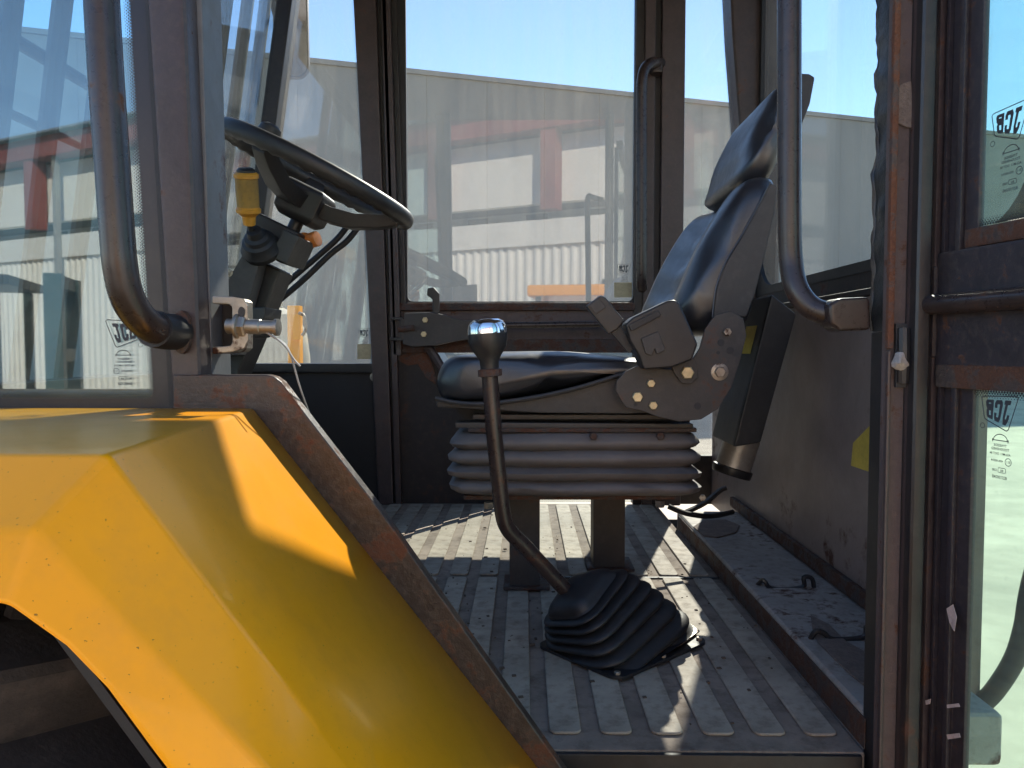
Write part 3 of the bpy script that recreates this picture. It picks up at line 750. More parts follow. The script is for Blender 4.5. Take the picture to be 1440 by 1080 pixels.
# rear post of the far side
c_('far_rear_post', box(fx(926), fx(958), YF - .03, YF + .05, FL, 1.16), 'brown', bevel=.006)
c_('far_post_seal', box(fx(917), fx(926.5), YF - .008, YF + .05, FL, 1.16), 'rubber', bevel=.003)
c_('far_door_rear_stile', box(fx(903), fx(917.5), YF - .025, YF + .03, FL, 1.16), 'brown', bevel=.005)
c_('far_door_rear_stile', box(fx(891), fx(903.5), YF - .012, YF + .03, FL, 1.16), 'black', bevel=.003)
mk('far_rear_glass', *prism([(fx(954), -.33), (.66, -.33), (.66, 1.14), (fx(954), 1.14)], YF + .008, YF + .013), MT['glass_far'], cab, smooth=False)
c_('far_rear_panel', box(fx(955), .72, YF, YF + .03, FL, -.33), 'panel')
c_('far_rear_corner', prism(XZ([(1018, -60), (1024, 60), (1034, 190), (1040, 330), (1040, 720), (1090, 720), (1090, -60)], YF), YF - .05, YF + .05), 'brown', bevel=.012, seg=3)
far_rail = c_('far_grab_rail', tube([P(903, 405, 2.27), P(902, 390, 2.25), P(902, 300, 2.24), P(902, 150, 2.24), P(903, 112, 2.24), P(908, 95, 2.25), P(918, 88, 2.28), P(929, 89, 2.33)], .0155, 14, 5), 'tubeblk')
c_('rail_end', pxprism([(917, 79), (931, 79), (932, 101), (918, 101)], 2.30, 2.345), 'tubeblk', far_rail, bevel=.005)

# far door latch
lp = c_('latch_plate', pxprism([(568, 440), (606, 439), (622, 442), (650, 450), (668, 451), (668, 476), (640, 480), (612, 486), (580, 488), (566, 484)], 2.285, 2.315), 'seatsteel', bevel=.004)
for bx_, by_ in ((598, 450), (596, 470)): c_('latch_bolt', hexbolt(P(bx_, by_, 2.284), (0, -1, 0), .009, .006), 'zincyel', lp)
c_('latch_lever', pxprism([(601, 405), (610, 404), (618, 413), (618, 441), (608, 441), (608, 421), (600, 415)], 2.296, 2.308), 'plastic', lp, bevel=.003)
c_('latch_striker', join(pxprism([(548, 446), (566, 446), (568, 449), (568, 475), (566, 479), (548, 479), (548, 475), (562, 474), (562, 450), (548, 450)], 2.285, 2.32)), 'black', lp, bevel=.002)
c_('latch_bolt', tube([P(560, 463, 2.28), P(582, 461, 2.28)], .009, 10, 1), 'rusty', lp)
c_('latch_rod', tube([P(664, 458, 2.3), P(760, 457, 2.3), P(890, 455, 2.3)], .0095, 12, 3), 'tubeblk', lp)

# windscreen, its far corner post and rear window
WX0, WX1, WZ0, WZ1 = -.900, -.72, -.06, 1.16
WPL = lambda u, v, w_: Vector((WX0 + (WX1 - WX0) * (v - WZ0) / (WZ1 - WZ0) + w_, u, v))
mk('windscreen', *prism([(.87, WZ0), (2.36, WZ0), (2.36, WZ1), (.87, WZ1)], 0, .006, WPL), MT['glass_wind'], cab, smooth=False)
c_('windscreen_post', prism([(YF - .03, WZ0 - .2), (YF + .045, WZ0 - .2), (YF + .045, WZ1), (YF - .03, WZ1)], -.005, .043, WPL), 'black', bevel=.006)
c_('windscreen_post', prism([(.83, WZ0 - .2), (.875, WZ0 - .2), (.875, WZ1), (.83, WZ1)], -.02, .04, WPL), 'black', bevel=.006)
c_('windscreen_header', prism([(.875, .98), (2.12, .98), (2.12, WZ1), (.875, WZ1)], -.02, .045, WPL), 'black', bevel=.008)
RX = .70
c_('rear_wall', box(.575, .60, 1.0, YF, FL, .088), 'rearwall', bevel=.004)
c_('rear_wall_fold', box(.562, .5745, 1.02, 2.1, -.432, -.405), 'rusty', bevel=.004)
c_('rear_shelf', box(.570, .70, 1.0, YF, .0885, .1005), 'panel', bevel=.003)
c_('rear_window_sill', box(.690, .715, 1.0, YF, .101, .176), 'panel', bevel=.004)
mk('rear_window', *box(RX, RX + .005, 1.0, YF, .16, 1.14), MT['glass_rear'], cab, smooth=False)
c_('rear_window_seal', ring((1.0, .155, YF, 1.5), .02, (1.06, .178, YF - .07, 1.4), .12, RX - .012, RX - .001, lambda u, v, w_: Vector((w_, u, v)), 8), 'rubber')
stk = c_('wall_sticker', [[(.5735, y, z) for y, z in ((1.262, P(1222, 590, 1.27).z), (1.345, -.165), (1.352, P(1198, 655, 1.35).z), (1.262, -.205))], [(0, 1, 2, 3)]], 'sticker', smooth=False)

# floor mat with raised ribs; ledge along the back
mat_o = c_('floor_mat', box(-.90, .406, .90, YF, FL - .03, FL), 'mat', bevel=.004)
near_pad = None; far_pad = None
def padmesh(y0, y1, wd, h, nm, x):
    v, f = prism(rrect(x - wd / 2, y0, x + wd / 2, y1, .009, 3), FL + .0005, FL + h, lambda u, q, w_: Vector((u, q, w_)))
    return mk(nm, v, f, MT['pad'], mat_o, bevel=.0012, seg=1)
for i in range(20):
    x = .3685 - .0635 * i
    if x < -.86: break
    if near_pad is None:
        near_pad = padmesh(.934, 1.582, .040, .0042, 'mat_rib', x); far_pad = padmesh(1.60, 2.33, .040, .0042, 'mat_rib', x)
    else:
        for s in (near_pad, far_pad):
            o = s.copy(); COL.objects.link(o); o.location.x = -.0635 * i
c_('mat_seam', box(.02, .405, 1.584, 1.592, FL, FL + .003), 'rubber')
c_('mat_edge', box(-.35, .40, .893, .90, FL - .05, FL - .002), 'rubber', bevel=.002)
LZ = -.435
ledge = c_('rear_ledge', box(.408, .572, .905, 2.05, FL - .02, LZ), 'ledge', bevel=.009, seg=3)
c_('ledge_rust_edge', box(.4065, .4078, .905, 2.03, FL + .001, LZ - .007), 'rusty', ledge)
def lz(px, py):
    k = P(px, py, 1); return k * (LZ / k.z)
for pts in ([(1066, 822), (1074, 816), (1086, 828), (1128, 826), (1130, 812), (1142, 814), (1145, 834)], [(1140, 898), (1147, 888), (1158, 890), (1172, 899), (1214, 896), (1218, 880), (1222, 898)]):
    q = []
    for i, (a, b) in enumerate(pts):
        base = lz(a, 826 if pts[0][0] < 1100 else 900)
        q.append(P(a, b, base.y) if i else lz(a, b))
    c_('ledge_bracket', tube(q, .0042, 8, 4), 'black', ledge)
fl = [lz(a, b) for a, b in ((1140, 868), (1165, 880), (1190, 905), (1214, 918), (1222, 940), (1218, 968), (1195, 950), (1175, 930), (1150, 905), (1143, 890))]
c_('peeling_paint', loft([[p + Vector((0, 0, .001)) for p in fl], [p + Vector((0, 0, .0035)) for p in fl]]), 'patch', ledge)
fl = [lz(a, b) for a, b in ((975, 742), (990, 733), (1020, 732), (1040, 740), (1035, 750), (1010, 757), (990, 755))]
c_('peeling_paint', loft([[p + Vector((0, 0, .001)) for p in fl], [p + Vector((0, 0, .003)) for p in fl]]), 'patch', ledge)
crumbs = []
for i in range(260):
    x = random.uniform(-.45, .40); y = random.triangular(.93, 2.3, 1.3); r_ = random.choice((.0008, .001, .0013, .0022))
    crumbs.append(obox((x, y, FL + .0045), (1, .2, 0), (-.2, 1, .1), (0, -.1, 1), r_ * random.uniform(.6, 1.8), r_, r_ * .6))
o = c_('dirt_crumbs', join(*crumbs), 'dirt'); o['kind'] = 'stuff'

# ------------------------------------------------------------------ mudguard and wheel
def mudguard():
    t = thing('mudguard', (-.3, .6, -.8), 'glossy yellow moulded mudguard over the wheel below the cab window', 'mudguard')
    def sec(inner, top, cham, arch, ret):
        return [Vector(inner), Vector(top), Vector(cham), Vector(arch), Vector(ret)]
    zt_ = -.0655
    S = []
    for x in (-1.25, -.75, -.45):
        S.append(sec((x, .834, zt_), (x, .47, zt_), (x, .42, -.104), (x, .405, -.118), (x, .435, -.119)))
    A = Vector((-.298, .834, zt_)); B = Vector((-.2585, .47, zt_)); E = Vector((-.274, .42, -.101))
    S.append([A, B, E, Vector((-.278, .402, -.138)), Vector((-.285, .435, -.142))])
    arch = [(-.247, -.160), (-.225, -.183), (-.200, -.2185), (-.10, -.352), (.20, -.78)]
    for i, s in enumerate((.045, .10, .17, .32, .72)):
        a = A + Vector((.781 * s, 0, -s)); b = B + Vector((.75 * s, 0, -s)); e = E + Vector((.95 * s, 0, -s)) 
        az = arch[i]
        S.append([a, b, e, Vector((az[0], .402, az[1])), Vector((az[0] - .01, .435, az[1] - .012))])
    v = [p for s in S for p in s]; f = []
    for i in range(len(S) - 1):
        for j in range(4): f.append((i*5+j, i*5+j+1, (i+1)*5+j+1, (i+1)*5+j))
    off = origin_of(t)
    o = mk('shell', v, f, MT['yellow'], t, bevel=.004, seg=3, ang=50)
    m = o.modifiers.new('thickness', 'SOLIDIFY'); m.thickness = .005; m.offset = -1
    c_('liner', prism([(-1.25, -.122), (-.30, -.122), (.25, -.9), (.243, -.9), (-.304, -.127), (-1.25, -.127)], .437, .83), 'panelblk', t)
    c_('liner_back', prism([(-1.25, -.128), (-.305, -.128), (.24, -.9), (-1.25, -.9)], .82, .832), 'panelblk', t)
mudguard()
def wheel():
    cx, cz, R0 = -.645, -.87, .70
    t = thing('front_wheel', (cx, .62, GZ), 'large dusty loader tyre under the yellow mudguard', 'wheel')
    prof = [(.30, -.17), (.42, -.19), (.58, -.20), (.655, -.19), (.675, -.165), (.68, 0), (.675, .165), (.655, .19), (.58, .20), (.42, .19), (.30, .17)]
    ty = mk('tyre', *revolve(prof, (cx, .63, cz), (0, 1, 0), 56), MT['tyre'], t)
    first = None
    for k in range(22):
        a = 2 * math.pi * k / 22
        for s in (-1, 1):
            b_ = a + (.14 if s > 0 else 0)
            rad = Vector((math.cos(b_), 0, math.sin(b_))); tan = Vector((-rad.z, 0, rad.x))
            yv = (Vector((0, s, 0)) * .9 + tan * .45).normalized(); tn = yv.cross(rad)
            mk('tread_lug', *obox(Vector((cx, .63 + s * .10, cz)) + rad * .675, rad, yv, tn, .055, .105, .032), MT['tyre'], ty, bevel=.006, seg=1)
    mk('rim', *revolve([(.02, -.12), (.25, -.12), (.32, -.16), (.34, -.155), (.34, .1), (.02, .1)], (cx, .63, cz), (0, 1, 0), 32), MT['yellow'], t)
wheel()

# ------------------------------------------------------------------ steering wheel and column
def steering():
    C = Vector((-.43, 1.61, .358)); a = R(26)
    n = Vector((math.sin(a), 0, math.cos(a))); u = Vector((math.cos(a), 0, -math.sin(a))); yv = Vector((0, 1, 0))
    t = thing('steering_column', (-.62, 1.61, FL), 'black steering wheel on a raked column with amber handled lever', 'steering wheel')
    RR = .2
    N = 96
    pts = [C + u * RR * math.cos(2*math.pi*i/N) + yv * RR * math.sin(2*math.pi*i/N) for i in range(N)]
    v, f = [], []
    SEG = 14
    for i, p in enumerate(pts):
        rad = (p - C).normalized()
        for s in range(SEG):
            q = 2*math.pi*s/SEG
            rr = .0165
            dn = math.sin(q)
            if dn < -.2: rr *= 1 + .12 * math.sin(i * 2*math.pi*40/N) * (-dn)
            v.append(p + rad * rr * math.cos(q) + n * rr * 1.05 * math.sin(q))
    for i in range(N):
        for s in range(SEG):
            j = (i+1) % N; k = (s+1) % SEG
            f.append((i*SEG+s, i*SEG+k, j*SEG+k, j*SEG+s))
    rim = mk('rim', v, f, MT['wheelplastic'], t)
    H = C - n * .062
    hub = mk('hub', *loft([[H + n*h + u*rx*sx + yv*ry*sy for sx, sy in ((1,1),(-1,1),(-1,-1),(1,-1))] for h, rx, ry in ((-.042,.032,.036),(-.03,.044,.05),(.026,.046,.055),(.034,.038,.046))]), MT['wheelplastic'], t, bevel=.006, seg=2)
    for ang in (0, 108, 252):
        d = u * math.cos(R(ang)) + yv * math.sin(R(ang)); s_ = n.cross(d)
        path = [(0.02, -.062, .036), (.06, -.062, .032), (.11, -.052, .027), (.16, -.028, .023), (.192, -.006, .019)]
        rings = []
        for rr, h, wd in path:
            c = C + d * rr + n * h
            rings.append([c + s_*wd + n*.015, c - s_*wd + n*.015, c - s_*wd*.8 - n*.016, c + s_*wd*.8 - n*.016])
        mk('spoke', *loft(rings), MT['wheelplastic'], t, bevel=.003, seg=2)
    k = C + u * (-.09) + yv * .178 + n * .0
    kn = P(373, 186, 1.8)
    mk('spinner_knob', *revolve([(.004, -.03), (.012, -.028), (.014, .0), (.024, .008), (.027, .022), (.024, .038), (.012, .045), (.001, .046)], P(372, 200, 1.78), n, 20), MT['wheelplastic'], t)
    # column, switch housing
    D = -n
    def cc(px, py, Y): return P(px, py, Y)
    sh0 = H - n * .035
    mk('shaft', *revolve([(.014, 0), (.014, .07)], sh0, D, 14), MT['plastic'], t)
    hs = P(392, 340, 1.6)
    mk('switch_housing', *obox(hs, u, yv, n, .046, .055, .036), MT['plastic'], t, bevel=.008, seg=3)
    mk('switch_clamp', *obox(P(413, 352, 1.56), u, yv, n, .018, .058, .030), MT['plastic'], t, bevel=.004)
    top = P(380, 372, 1.60)
    mk('column_tube', *loft([[top + n*.0 + D*h + u*w1*sx + yv*.045*sy for sx, sy in ((1,1),(-1,1),(-1,-1),(1,-1))] for h, w1 in ((0,.040),(.12,.046),(.25,.05),(.72,.05))]), MT['plastic'], t, bevel=.006)
    mk('column_cover', *pxprism([(344, 352), (368, 357), (366, 366), (345, 442), (335, 500), (296, 500), (290, 445)], 1.50, 1.545), MT['seatsteel'], t, bevel=.004)
    mk('cover_bolt', *hexbolt(P(321, 383, 1.499), (0, -1, 0), .0065, .004, .009), MT['zinc'], t)
    mk('column_foot', *pxprism([(352, 432), (374, 432), (372, 446), (356, 474), (350, 474)], 1.46, 1.56), MT['plastic'], t, bevel=.004)
    # amber lever
    ax = (P(346, 244, 1.44) - P(351, 318, 1.47)).normalized()
    b = P(351, 318, 1.46)
    L = .107
    lev = mk('lever_stem', *tube([P(362, 350, 1.50), P(355, 330, 1.48), b + ax * .01], .006, 10, 4), MT['plastic'], t)
    mk('lever_boot', *revolve([(.038, -.012), (.040, .0), (.034, .010), (.032, .018), (.026, .022), (.024, .030), (.017, .034), (.014, .046), (.008, .048)], P(367, 348, 1.51), (P(356, 322, 1.47) - P(367, 348, 1.51)), 22), MT['rubber'], t)
    mk('lever_grip', *revolve([(.006, 0), (.011, .002), (.013, .018), (.0225, .026), (.023, .032), (.0205, .034), (.0205, .036)], b, ax, 24), MT['amber'], t)
    mk('lever_grip_sleeve', *revolve([(.0202, .036), (.0207, .06), (.0205, .088)], b, ax, 24), MT['amberrib'], t)
    mk('lever_collar', *revolve([(.0205, .088), (.0225, .089), (.0225, .096), (.0185, .099), (.017, .099)], b, ax, 24), MT['amber'], t)
    mk('lever_cap', *revolve([(.0168, .097), (.0165, .103), (.012, .107), (.001, .108)], b, ax, 24), MT['plastic'], t)
    mk('indicator_knob', *revolve([(.008, -.03), (.012, 0), (.019, .003), (.021, .010), (.019, .016), (.016, .018), (.016, .04), (.002, .041)], P(424, 342, 1.62), (.93, -.3, .2), 20), MT['orange'], t)
    for pts in ([(490, 316), (474, 336), (452, 356), (410, 392), (372, 428)], [(506, 316), (488, 339), (464, 358), (424, 396), (374, 438)]):
        mk('control_rod', *tube([P(a_, b_, 1.75) for a_, b_ in pts], .0068, 10, 5), MT['rubber'], t)
steering()

# ------------------------------------------------------------------ seat
def seat():
    Y0, Y1 = 1.365, 1.845
    t = thing('operator_seat', (.1, 1.6, FL), 'black vinyl suspension seat with headrest on grey bellows', 'seat')
    def m(name, vf, mat, par=t, **k): return mk(name, *vf, MT[mat], par, **k)
    cush = smooth_poly(XZ([(611, 545), (613, 524), (624, 507), (650, 498), (720, 495), (820, 496), (900, 503), (965, 512), (975, 528), (930, 530), (880, 524), (810, 544), (745, 558), (680, 566), (625, 564)], Y0), 3)
    def crown(q, tt, s):
        e = math.sin(math.pi * tt)
        if q.z > -.05: q.z -= .010 * math.exp(-((tt - .5) / .22) ** 2)
        q.z += .004 * noise.noise(q * 9)
        return q
    cu = m('cushion', pillow(cush, Y0, Y1, .05, mod=crown), 'vinyl', ang=60)
    m('piping', tube([P(x, y, Y0 - .002) for x, y in ((612, 560), (640, 566), (680, 568), (745, 560), (810, 546), (880, 525), (905, 519))], .0042, 8, 5), 'vinylside', cu)
    m('cushion_skirt', pxprism([(613, 563), (680, 569), (745, 561), (810, 547), (880, 526), (965, 532), (965, 580), (880, 582), (760, 581), (640, 574), (614, 573)], Y0 + .006, Y1 - .01), 'vinylside', bevel=.004)
    m('slide_rail', join(pxprism([(665, 583), (945, 583), (945, 590), (665, 590)], 1.40, 1.43), pxprism([(640, 594), (975, 596), (975, 602), (640, 602)], 1.385, 1.43)), 'seatsteel', bevel=.002)
    m('seat_pan', pxprism([(640, 574), (970, 578), (970, 598), (660, 598)], 1.44, 1.80), 'panelblk')
    m('bellows_top_plate', pxprism([(658, 602), (980, 602), (980, 608), (658, 608)], 1.385, 1.83), 'rusty', bevel=.002)
    for a, b in ((834, 613), (928, 613)): m('bellows_bolt', hexbolt(P(a, b, 1.375), (0, -1, 0), .0075, .008), 'rusty')
    # bellows
    def rr(x0, x1, y0, y1, r, z):
        o_ = []
        c = rrect(x0, y0, x1, y1, r, 5)
        for i, (a, b) in enumerate(c):
            a2, b2 = c[(i + 1) % len(c)]
            k = 12 if i % 6 == 5 else 1
            o_ += [Vector((a + (a2 - a) * j / k, b + (b2 - b) * j / k, z)) for j in range(k)]
        return o_
    rings = []
    prof = [(606, .028), (612, .012), (620, .004), (625, .002), (630, .008), (633, .018), (636, .010), (643, 0), (650, .001), (654, .010), (657, .018), (660, .009), (666, -.002), (672, 0), (675, .010), (677, .017), (680, .009), (686, 0), (692, .002), (696, .012), (697, .03)]
    xl, xr = P(628, 640, 1.37).x, P(992, 640, 1.37).x
    for py, ins in prof:
        z = P(738, py, 1.37 + ins).z
        rings.append([p + Vector((.004 * noise.noise(Vector((p.x * 9, p.y * 9, py * .05))), .004 * noise.noise(Vector((p.x * 12 + 5, 1, py * .07))), .0045 * noise.noise(Vector((p.x * 7, p.y * 7 + 3, py * .02))))) for p in rr(xl + ins, xr - ins, 1.37 + ins, 1.85 - ins, .035, z)])
    m('bellows', loft(rings), 'bellows', ang=70)
    m('base_plate', pxprism([(652, 697), (950, 697), (950, 703), (652, 703)], 1.40, 1.83), 'rusty', bevel=.002)
    for a, b in ((687, 706), (928, 704)): m('base_bolt', hexbolt(P(a, b, 1.40), (0, 0, -1), .009, .012), 'zinc')
    zb = P(738, 702, 1.4).z
    for x0, x1, y0, y1 in ((-.030, .030, 1.50, 1.56), (.147, .215, 1.63, 1.70)):
        leg = m('leg', join(box(x0, x1, y0, y1, FL + .004, zb)), 'seatsteel', bevel=.003)
        m('foot', box(x0 - .012, x1 + .02, y0 - .012, y1 + .015, FL + .0045, FL + .012), 'rusty', leg, bevel=.003)
    # backrest
    bk = smooth_poly(XZ([(950, 445), (956, 420), (966, 396), (988, 346), (1014, 300), (1040, 262), (1062, 245), (1084, 243), (1097, 254), (1094, 300), (1082, 350), (1066, 410), (1058, 450), (1020, 470), (970, 468)], Y0), 3)
    def bol(q, tt, s):
        # recess the middle of the front face between the two side bolsters
        k = max(0, 1 - ((tt - .5) / .33) ** 4)
        front = Vector((-.86, 0, .5))
        cx = P(1020, 360, Y0)
        side = (q - cx).dot(front)
        if side > 0: q = q - front * (.040 * k * min(1, side / .05))
        if side > 0 and k > .3: q = q + front * .004 * math.sin((q.z) * 90)
        return q
    back = m('backrest', pillow(bk, Y0 - .01, Y1 + .01, .055, mod=bol), 'vinyl', ang=60)
    m('back_side_panel', pxprism([(1003, 446), (1008, 405), (1022, 368), (1042, 335), (1064, 295), (1084, 256), (1094, 262), (1090, 300), (1078, 352), (1062, 415), (1050, 446)], Y0 - .0125, Y0 + .02), 'vinylside', back, bevel=.005)
    m('back_seam', tube([P(x, y, Y0 - .012) for x, y in ((1002, 446), (1007, 405), (1021, 368), (1041, 335), (1063, 295), (1083, 256))], .0017, 6, 4), 'vinyl', back)
    hd = smooth_poly(XZ([(1050, 244), (1055, 220), (1064, 184), (1086, 138), (1104, 110), (1126, 103), (1144, 107), (1139, 140), (1120, 190), (1098, 238), (1074, 255)], Y0 + .03), 3)
    head = m('headrest', pillow(hd, Y0 + .045, Y1 - .085, .055), 'vinyl', ang=60)
    m('headrest_back', pxprism([(1122, 102), (1138, 103), (1147, 108), (1140, 145), (1122, 192), (1112, 192), (1128, 142)], Y0 + .06, Y1 - .10), 'vinylside', head, bevel=.005)
    # hinge plate with bolts
    pl = m('hinge_plate', pxprism([(866, 550), (867, 536), (880, 522), (899, 513), (940, 520), (968, 514), (984, 490), (992, 462), (1006, 443), (1028, 437), (1046, 448), (1050, 472), (1041, 508), (1028, 546), (1010, 575), (986, 590), (955, 593), (925, 586), (900, 577), (880, 573), (873, 562)], 1.325, 1.333), 'seatsteel', bevel=.002)
    for a, b, r_, wsh, mt in ((896, 558, .0095, 0, 'zincyel'), (915, 539, .0075, 0, 'zincyel'), (918, 570, .0078, 0, 'zincyel'), (1012, 523, .010, .015, 'zinc'), (1022, 467, .0075, 0, 'zinc')):
        m('hinge_bolt', hexbolt(P(a, b, 1.3248), (0, -1, 0), r_, .007, wsh), mt, pl)
    for a, b, r_ in ((1014, 482, .006), (1027, 493, .006), (981, 571, .006), (894, 569, .003), (1010, 496, .003)):
        c = P(a, b, 1.324)
        m('hinge_hole', revolve([(r_, 0), (r_, .0012)], c, (0, 1, 0), 14), 'dark', pl)
    m('belt_bracket', pxprism([(944, 512), (960, 500), (972, 502), (980, 512), (982, 530), (972, 540), (958, 538), (948, 524)], 1.314, 1.322), 'seatsteel', pl, bevel=.0015)
    m('hinge_bolt', hexbolt(P(966, 524, 1.3135), (0, -1, 0), .0115, .009), 'zincyel', pl)
    # belt reel and buckle
    reel = m('belt_reel', pxprism([(879, 456), (890, 446), (938, 423), (950, 421), (957, 428), (982, 484), (974, 506), (945, 517), (905, 520), (898, 500), (886, 480)], 1.285, 1.345), 'plastic', bevel=.006, seg=3)
    m('reel_slot', pxprism([(884, 457), (926, 436), (930, 444), (888, 466)], 1.278, 1.2845), 'rubber', reel, bevel=.0015)
    m('reel_plate', pxprism([(902, 476), (926, 466), (936, 492), (924, 498), (921, 490), (916, 500), (908, 497)], 1.279, 1.2848), 'seatsteel', reel, bevel=.0015)
    buck = m('belt_buckle', pxprism([(824, 430), (844, 415), (852, 418), (878, 450), (870, 462), (856, 470)], 1.30, 1.322), 'plastic', bevel=.004)
    m('buckle_stalk', pxprism([(858, 466), (872, 458), (892, 490), (884, 497)], 1.306, 1.316), 'rubber', buck, bevel=.002)
    m('buckle_button', pxprism([(829, 430), (843, 420), (852, 432), (838, 442)], 1.2965, 1.2998), 'seatsteel', buck, bevel=.001)
seat()

# ------------------------------------------------------------------ gear lever
def gear():
    t = thing('gear_lever', (.15, 1.2, FL), 'bent black gear lever with chrome topped knob and ribbed rubber boot', 'gear lever')
    Y = 1.14
    m = lambda name, vf, mat, par=t, **k: mk(name, *vf, MT[mat], par, **k)
    m('rod', tube([P(688, 515, Y), P(691, 560, Y), P(695, 610, Y), P(700, 660, Y + .002), P(705, 706, Y + .006), P(707, 722, Y + .008), P(710, 735, Y + .010), P(716, 746, Y + .014), P(726, 757, Y + .020), P(740, 771, Y + .027), P(775, 808, Y + .045), P(815, 850, Y + .06)], .0122, 16, 5), 'tubeblk')
    kb = P(689, 524, Y); kt = P(684, 447, Y); ax = (kt - kb).normalized()
    S = (kt - kb).length
    m('knob', revolve([(.0135, .0), (.0135, .006), (.0145, .018), (.019, .026), (.026, .036), (.0292, .048), (.0292, .058)], kb, ax, 32), 'plastic')
    m('knob_cap', revolve([(.0291, .058), (.0290, .064), (.0275, .071), (.0235, .0765), (.022, .0768), (.0195, .0790), (.001, .0800)], kb, ax, 40), 'chrome', ang=80)
    m('collar', revolve([(.014, -.006), (.0178, -.005), (.0182, 0), (.0178, .005), (.014, .006)], kb, ax, 24), 'rusty')
    # boot
    A = Vector((.072, 1.185, -.372)); B = Vector((.158, 1.215, FL + .004))
    rings = []
    n = 60
    n0 = Vector((-.62, -.10, .78)).normalized(); n1 = Vector((-.22, -.12, .96)).normalized()
    for i in range(n + 1):
        s = i / n
        c = A.lerp(B, s) + Vector((-.004, 0, .016)) * math.sin(math.pi * s)
        nn = n0.lerp(n1, s).normalized()
        d1 = Vector((.74, .67, 0)); e1 = (d1 - nn * nn.dot(d1)).normalized(); e2 = nn.cross(e1)
        g_ = min(1, s / .30)
        dome = math.sqrt(max(0, 1 - (1 - g_) ** 2))
        h1 = .014 + .042 * dome + .050 * max(0, s - .22) / .78; h2 = .014 + .034 * dome + .036 * max(0, s - .22) / .78
        if s > .26:
            w_ = ((s - .26) / .74 * 6.2) % 1
            am = .0155 * (math.sin(math.pi * w_) ** .8 - .6)
            h1 += am; h2 += am
        rr_ = min(h1, h2) * .55
        q = rrect(-h1, -h2, h1, h2, rr_, 6)
        rings.append([c + e1 * a + e2 * b + Vector((0, 0, .0018 * noise.noise(Vector((a * 30, b * 30, s * 6))))) for a, b in q])
    # keep everything above the floor
    for r_ in rings:
        for p in r_:
            if p.z < FL + .006: p.z = FL + .006
    m('boot', loft(rings), 'rubber', ang=75)
    pts = [(945, 868), (962, 872), (984, 889), (958, 908), (930, 922), (905, 900)]
    def fp(a, b, z=FL + .012): k = P(a, b, 1); return k * (z / k.z)
    q = [fp(a, b) for a, b in pts]
    d1 = Vector((.74, .67, 0)).normalized(); d2 = Vector((-.67, .74, 0)).normalized()
    fl_ = [Vector((.158, 1.215, FL + .0048)) + d1 * a + d2 * b for a, b in rrect(-.112, -.088, .112, .088, .02, 4)]
    flange = m('boot_flange', loft([fl_, [p + Vector((0, 0, .005)) for p in fl_]]), 'rubber', bevel=.001)
    for a, b in ((-.1, -.075), (.1, -.075), (.1, .075), (0, -.08)):
        m('flange_screw', hexbolt(Vector((.158, 1.215, FL + .0098)) + d1 * a + d2 * b, (0, 0, 1), .005, .004), 'zinc', flange)
    plate = m('boot_plate', loft([q, [p + Vector((0, 0, .003)) for p in q]]), 'zinc', bevel=.0008)
    m('plate_hole', revolve([(.004, 0), (.004, .0006)], fp(972, 887, FL + .0152), (0, 0, 1), 12), 'dark', plate)
gear()

# ------------------------------------------------------------------ things behind the seat
def case():
    t = thing('storage_case', (.47, 1.58, -.2), 'slim dark case with yellow label hanging on the rear wall behind the seat', 'case')
    near = [P(1083, 414, 1.5), P(1118, 442, 1.5), P(1068, 622, 1.5), P(1030, 628, 1.5)]
    near = [Vector((p.x, 1.5, p.z)) for p in near]
    far = [p + Vector((0, .17, 0)) for p in near]
    body = mk('body', *loft([near, far]), MT['casegrey'], t, bevel=.008, seg=3)
    mk('end_cover', *loft([[p + Vector((0, -.010, 0)) for p in near], [p + Vector((0, .004, 0)) for p in near]]), MT['rubber'], t, bevel=.005, seg=2)
    a, b = near[0], near[3]
    nrm = Vector((-(a.z - b.z), 0, (a.x - b.x))).normalized()
    L = lambda k, y: a.lerp(b, k) + Vector((0, y, 0)) + nrm * .0012
    mk('label', [L(.20, .03), L(.20, .105), L(.39, .105), L(.39, .03)], [(0, 1, 2, 3)], MT['sticker'], body, smooth=False)
case()
def canister():
    c = P(1030, 660, 1.66); ax = Vector((.30, 0, 1)).normalized()
    t = thing('canister', (c.x, c.y, c.z), 'short bare metal canister under the dark case behind the seat', 'canister')
    mk('shell', *revolve([(.001, -.005), (.034, 0), (.038, .006), (.038, .10), (.034, .104), (.001, .105)], c, ax, 26), MT['can'], t)
    mk('base_ring', *revolve([(.041, -.012), (.043, -.008), (.043, .004), (.0385, .006)], c, ax, 26), MT['black'], t)
canister()
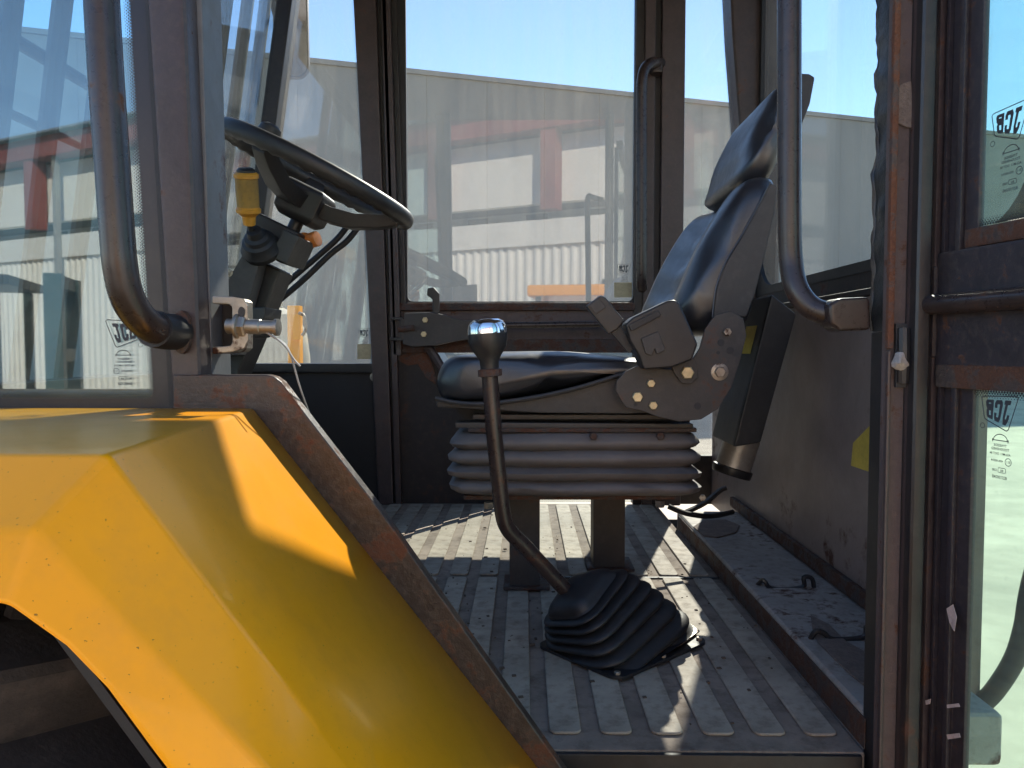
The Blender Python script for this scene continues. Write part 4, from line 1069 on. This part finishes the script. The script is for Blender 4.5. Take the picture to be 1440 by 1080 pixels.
def junk():
    t = thing('pedal_lever', (.42, 1.9, LZ), 'small dark lever and cable in the corner behind the seat', 'lever')
    mk('arm', *tube([P(965, 720, 1.75), P(990, 708, 1.75), P(1012, 690, 1.77), P(1022, 686, 1.77)], .011, 8, 4, flat=.5), MT['seatsteel'], t)
    mk('cable', *tube([P(940, 712, 1.7), P(965, 722, 1.7), P(1000, 726, 1.72), P(1030, 720, 1.8)], .006, 8, 4), MT['rubber'], t)
    mk('nut', *hexbolt(P(988, 700, 1.74), (-.2, -1, .2), .008, .01), MT['zinc'], t)
junk()

# ------------------------------------------------------------------ windscreen guard and mirror outside
def guard():
    t = thing('windscreen_guard', (-1.0, 1.6, -.1), 'tall grey barred guard in front of the windscreen', 'guard')
    def pt(y, v, off=-.06): p = WPL(y, v, off); return p
    for y in (1.02, 1.18, 1.31, 1.44, 1.58, 2.12, 2.26, 2.39):
        mk('bar', *tube([pt(y, -.5), pt(y, 1.3)], .018, 10, 1), MT['casegrey'], t)
    for v, r_ in ((.545, .013), (.42, .009), (1.25, .016), (-.3, .016)):
        mk('cross_bar', *tube([pt(.95, v, -.092), pt(1.62 if r_ < .015 else 2.45, v, -.092)], r_, 10, 1), MT['casegrey'], t)
guard()
def mirror():
    t = thing('wing_mirror', (-.80, 2.6, .9), 'rounded rear view mirror outside the far front window', 'mirror')
    c = P(409, 36, 2.62)
    nn = Vector((.12, -.99, -.05)).normalized(); uu = Vector((.99, .12, 0)).normalized(); vv = nn.cross(uu) * -1
    if vv.z < 0: vv = -vv
    pl = lambda a, b, w_: c + uu * a + vv * b - nn * w_
    mk('glass', *prism(rrect(-.052, -.165, .052, .165, .040, 6), .0, .004, pl), MT['mirror'], t)
    mk('housing', *ring((-.057, -.170, .057, .170), .045, (-.0515, -.1645, .0515, .1645), .0395, -.006, .022, pl, 6), MT['plastic'], t)
    mk('back', *prism(rrect(-.055, -.168, .055, .168, .043, 6), .0045, .024, pl), MT['plastic'], t)
    mk('arm', *tube([c - nn * .02 + vv * .05, c + Vector((-.05, -.05, .1)), Vector((-.76, 2.40, 1.0))], .010, 8, 4), MT['black'], t)
mirror()
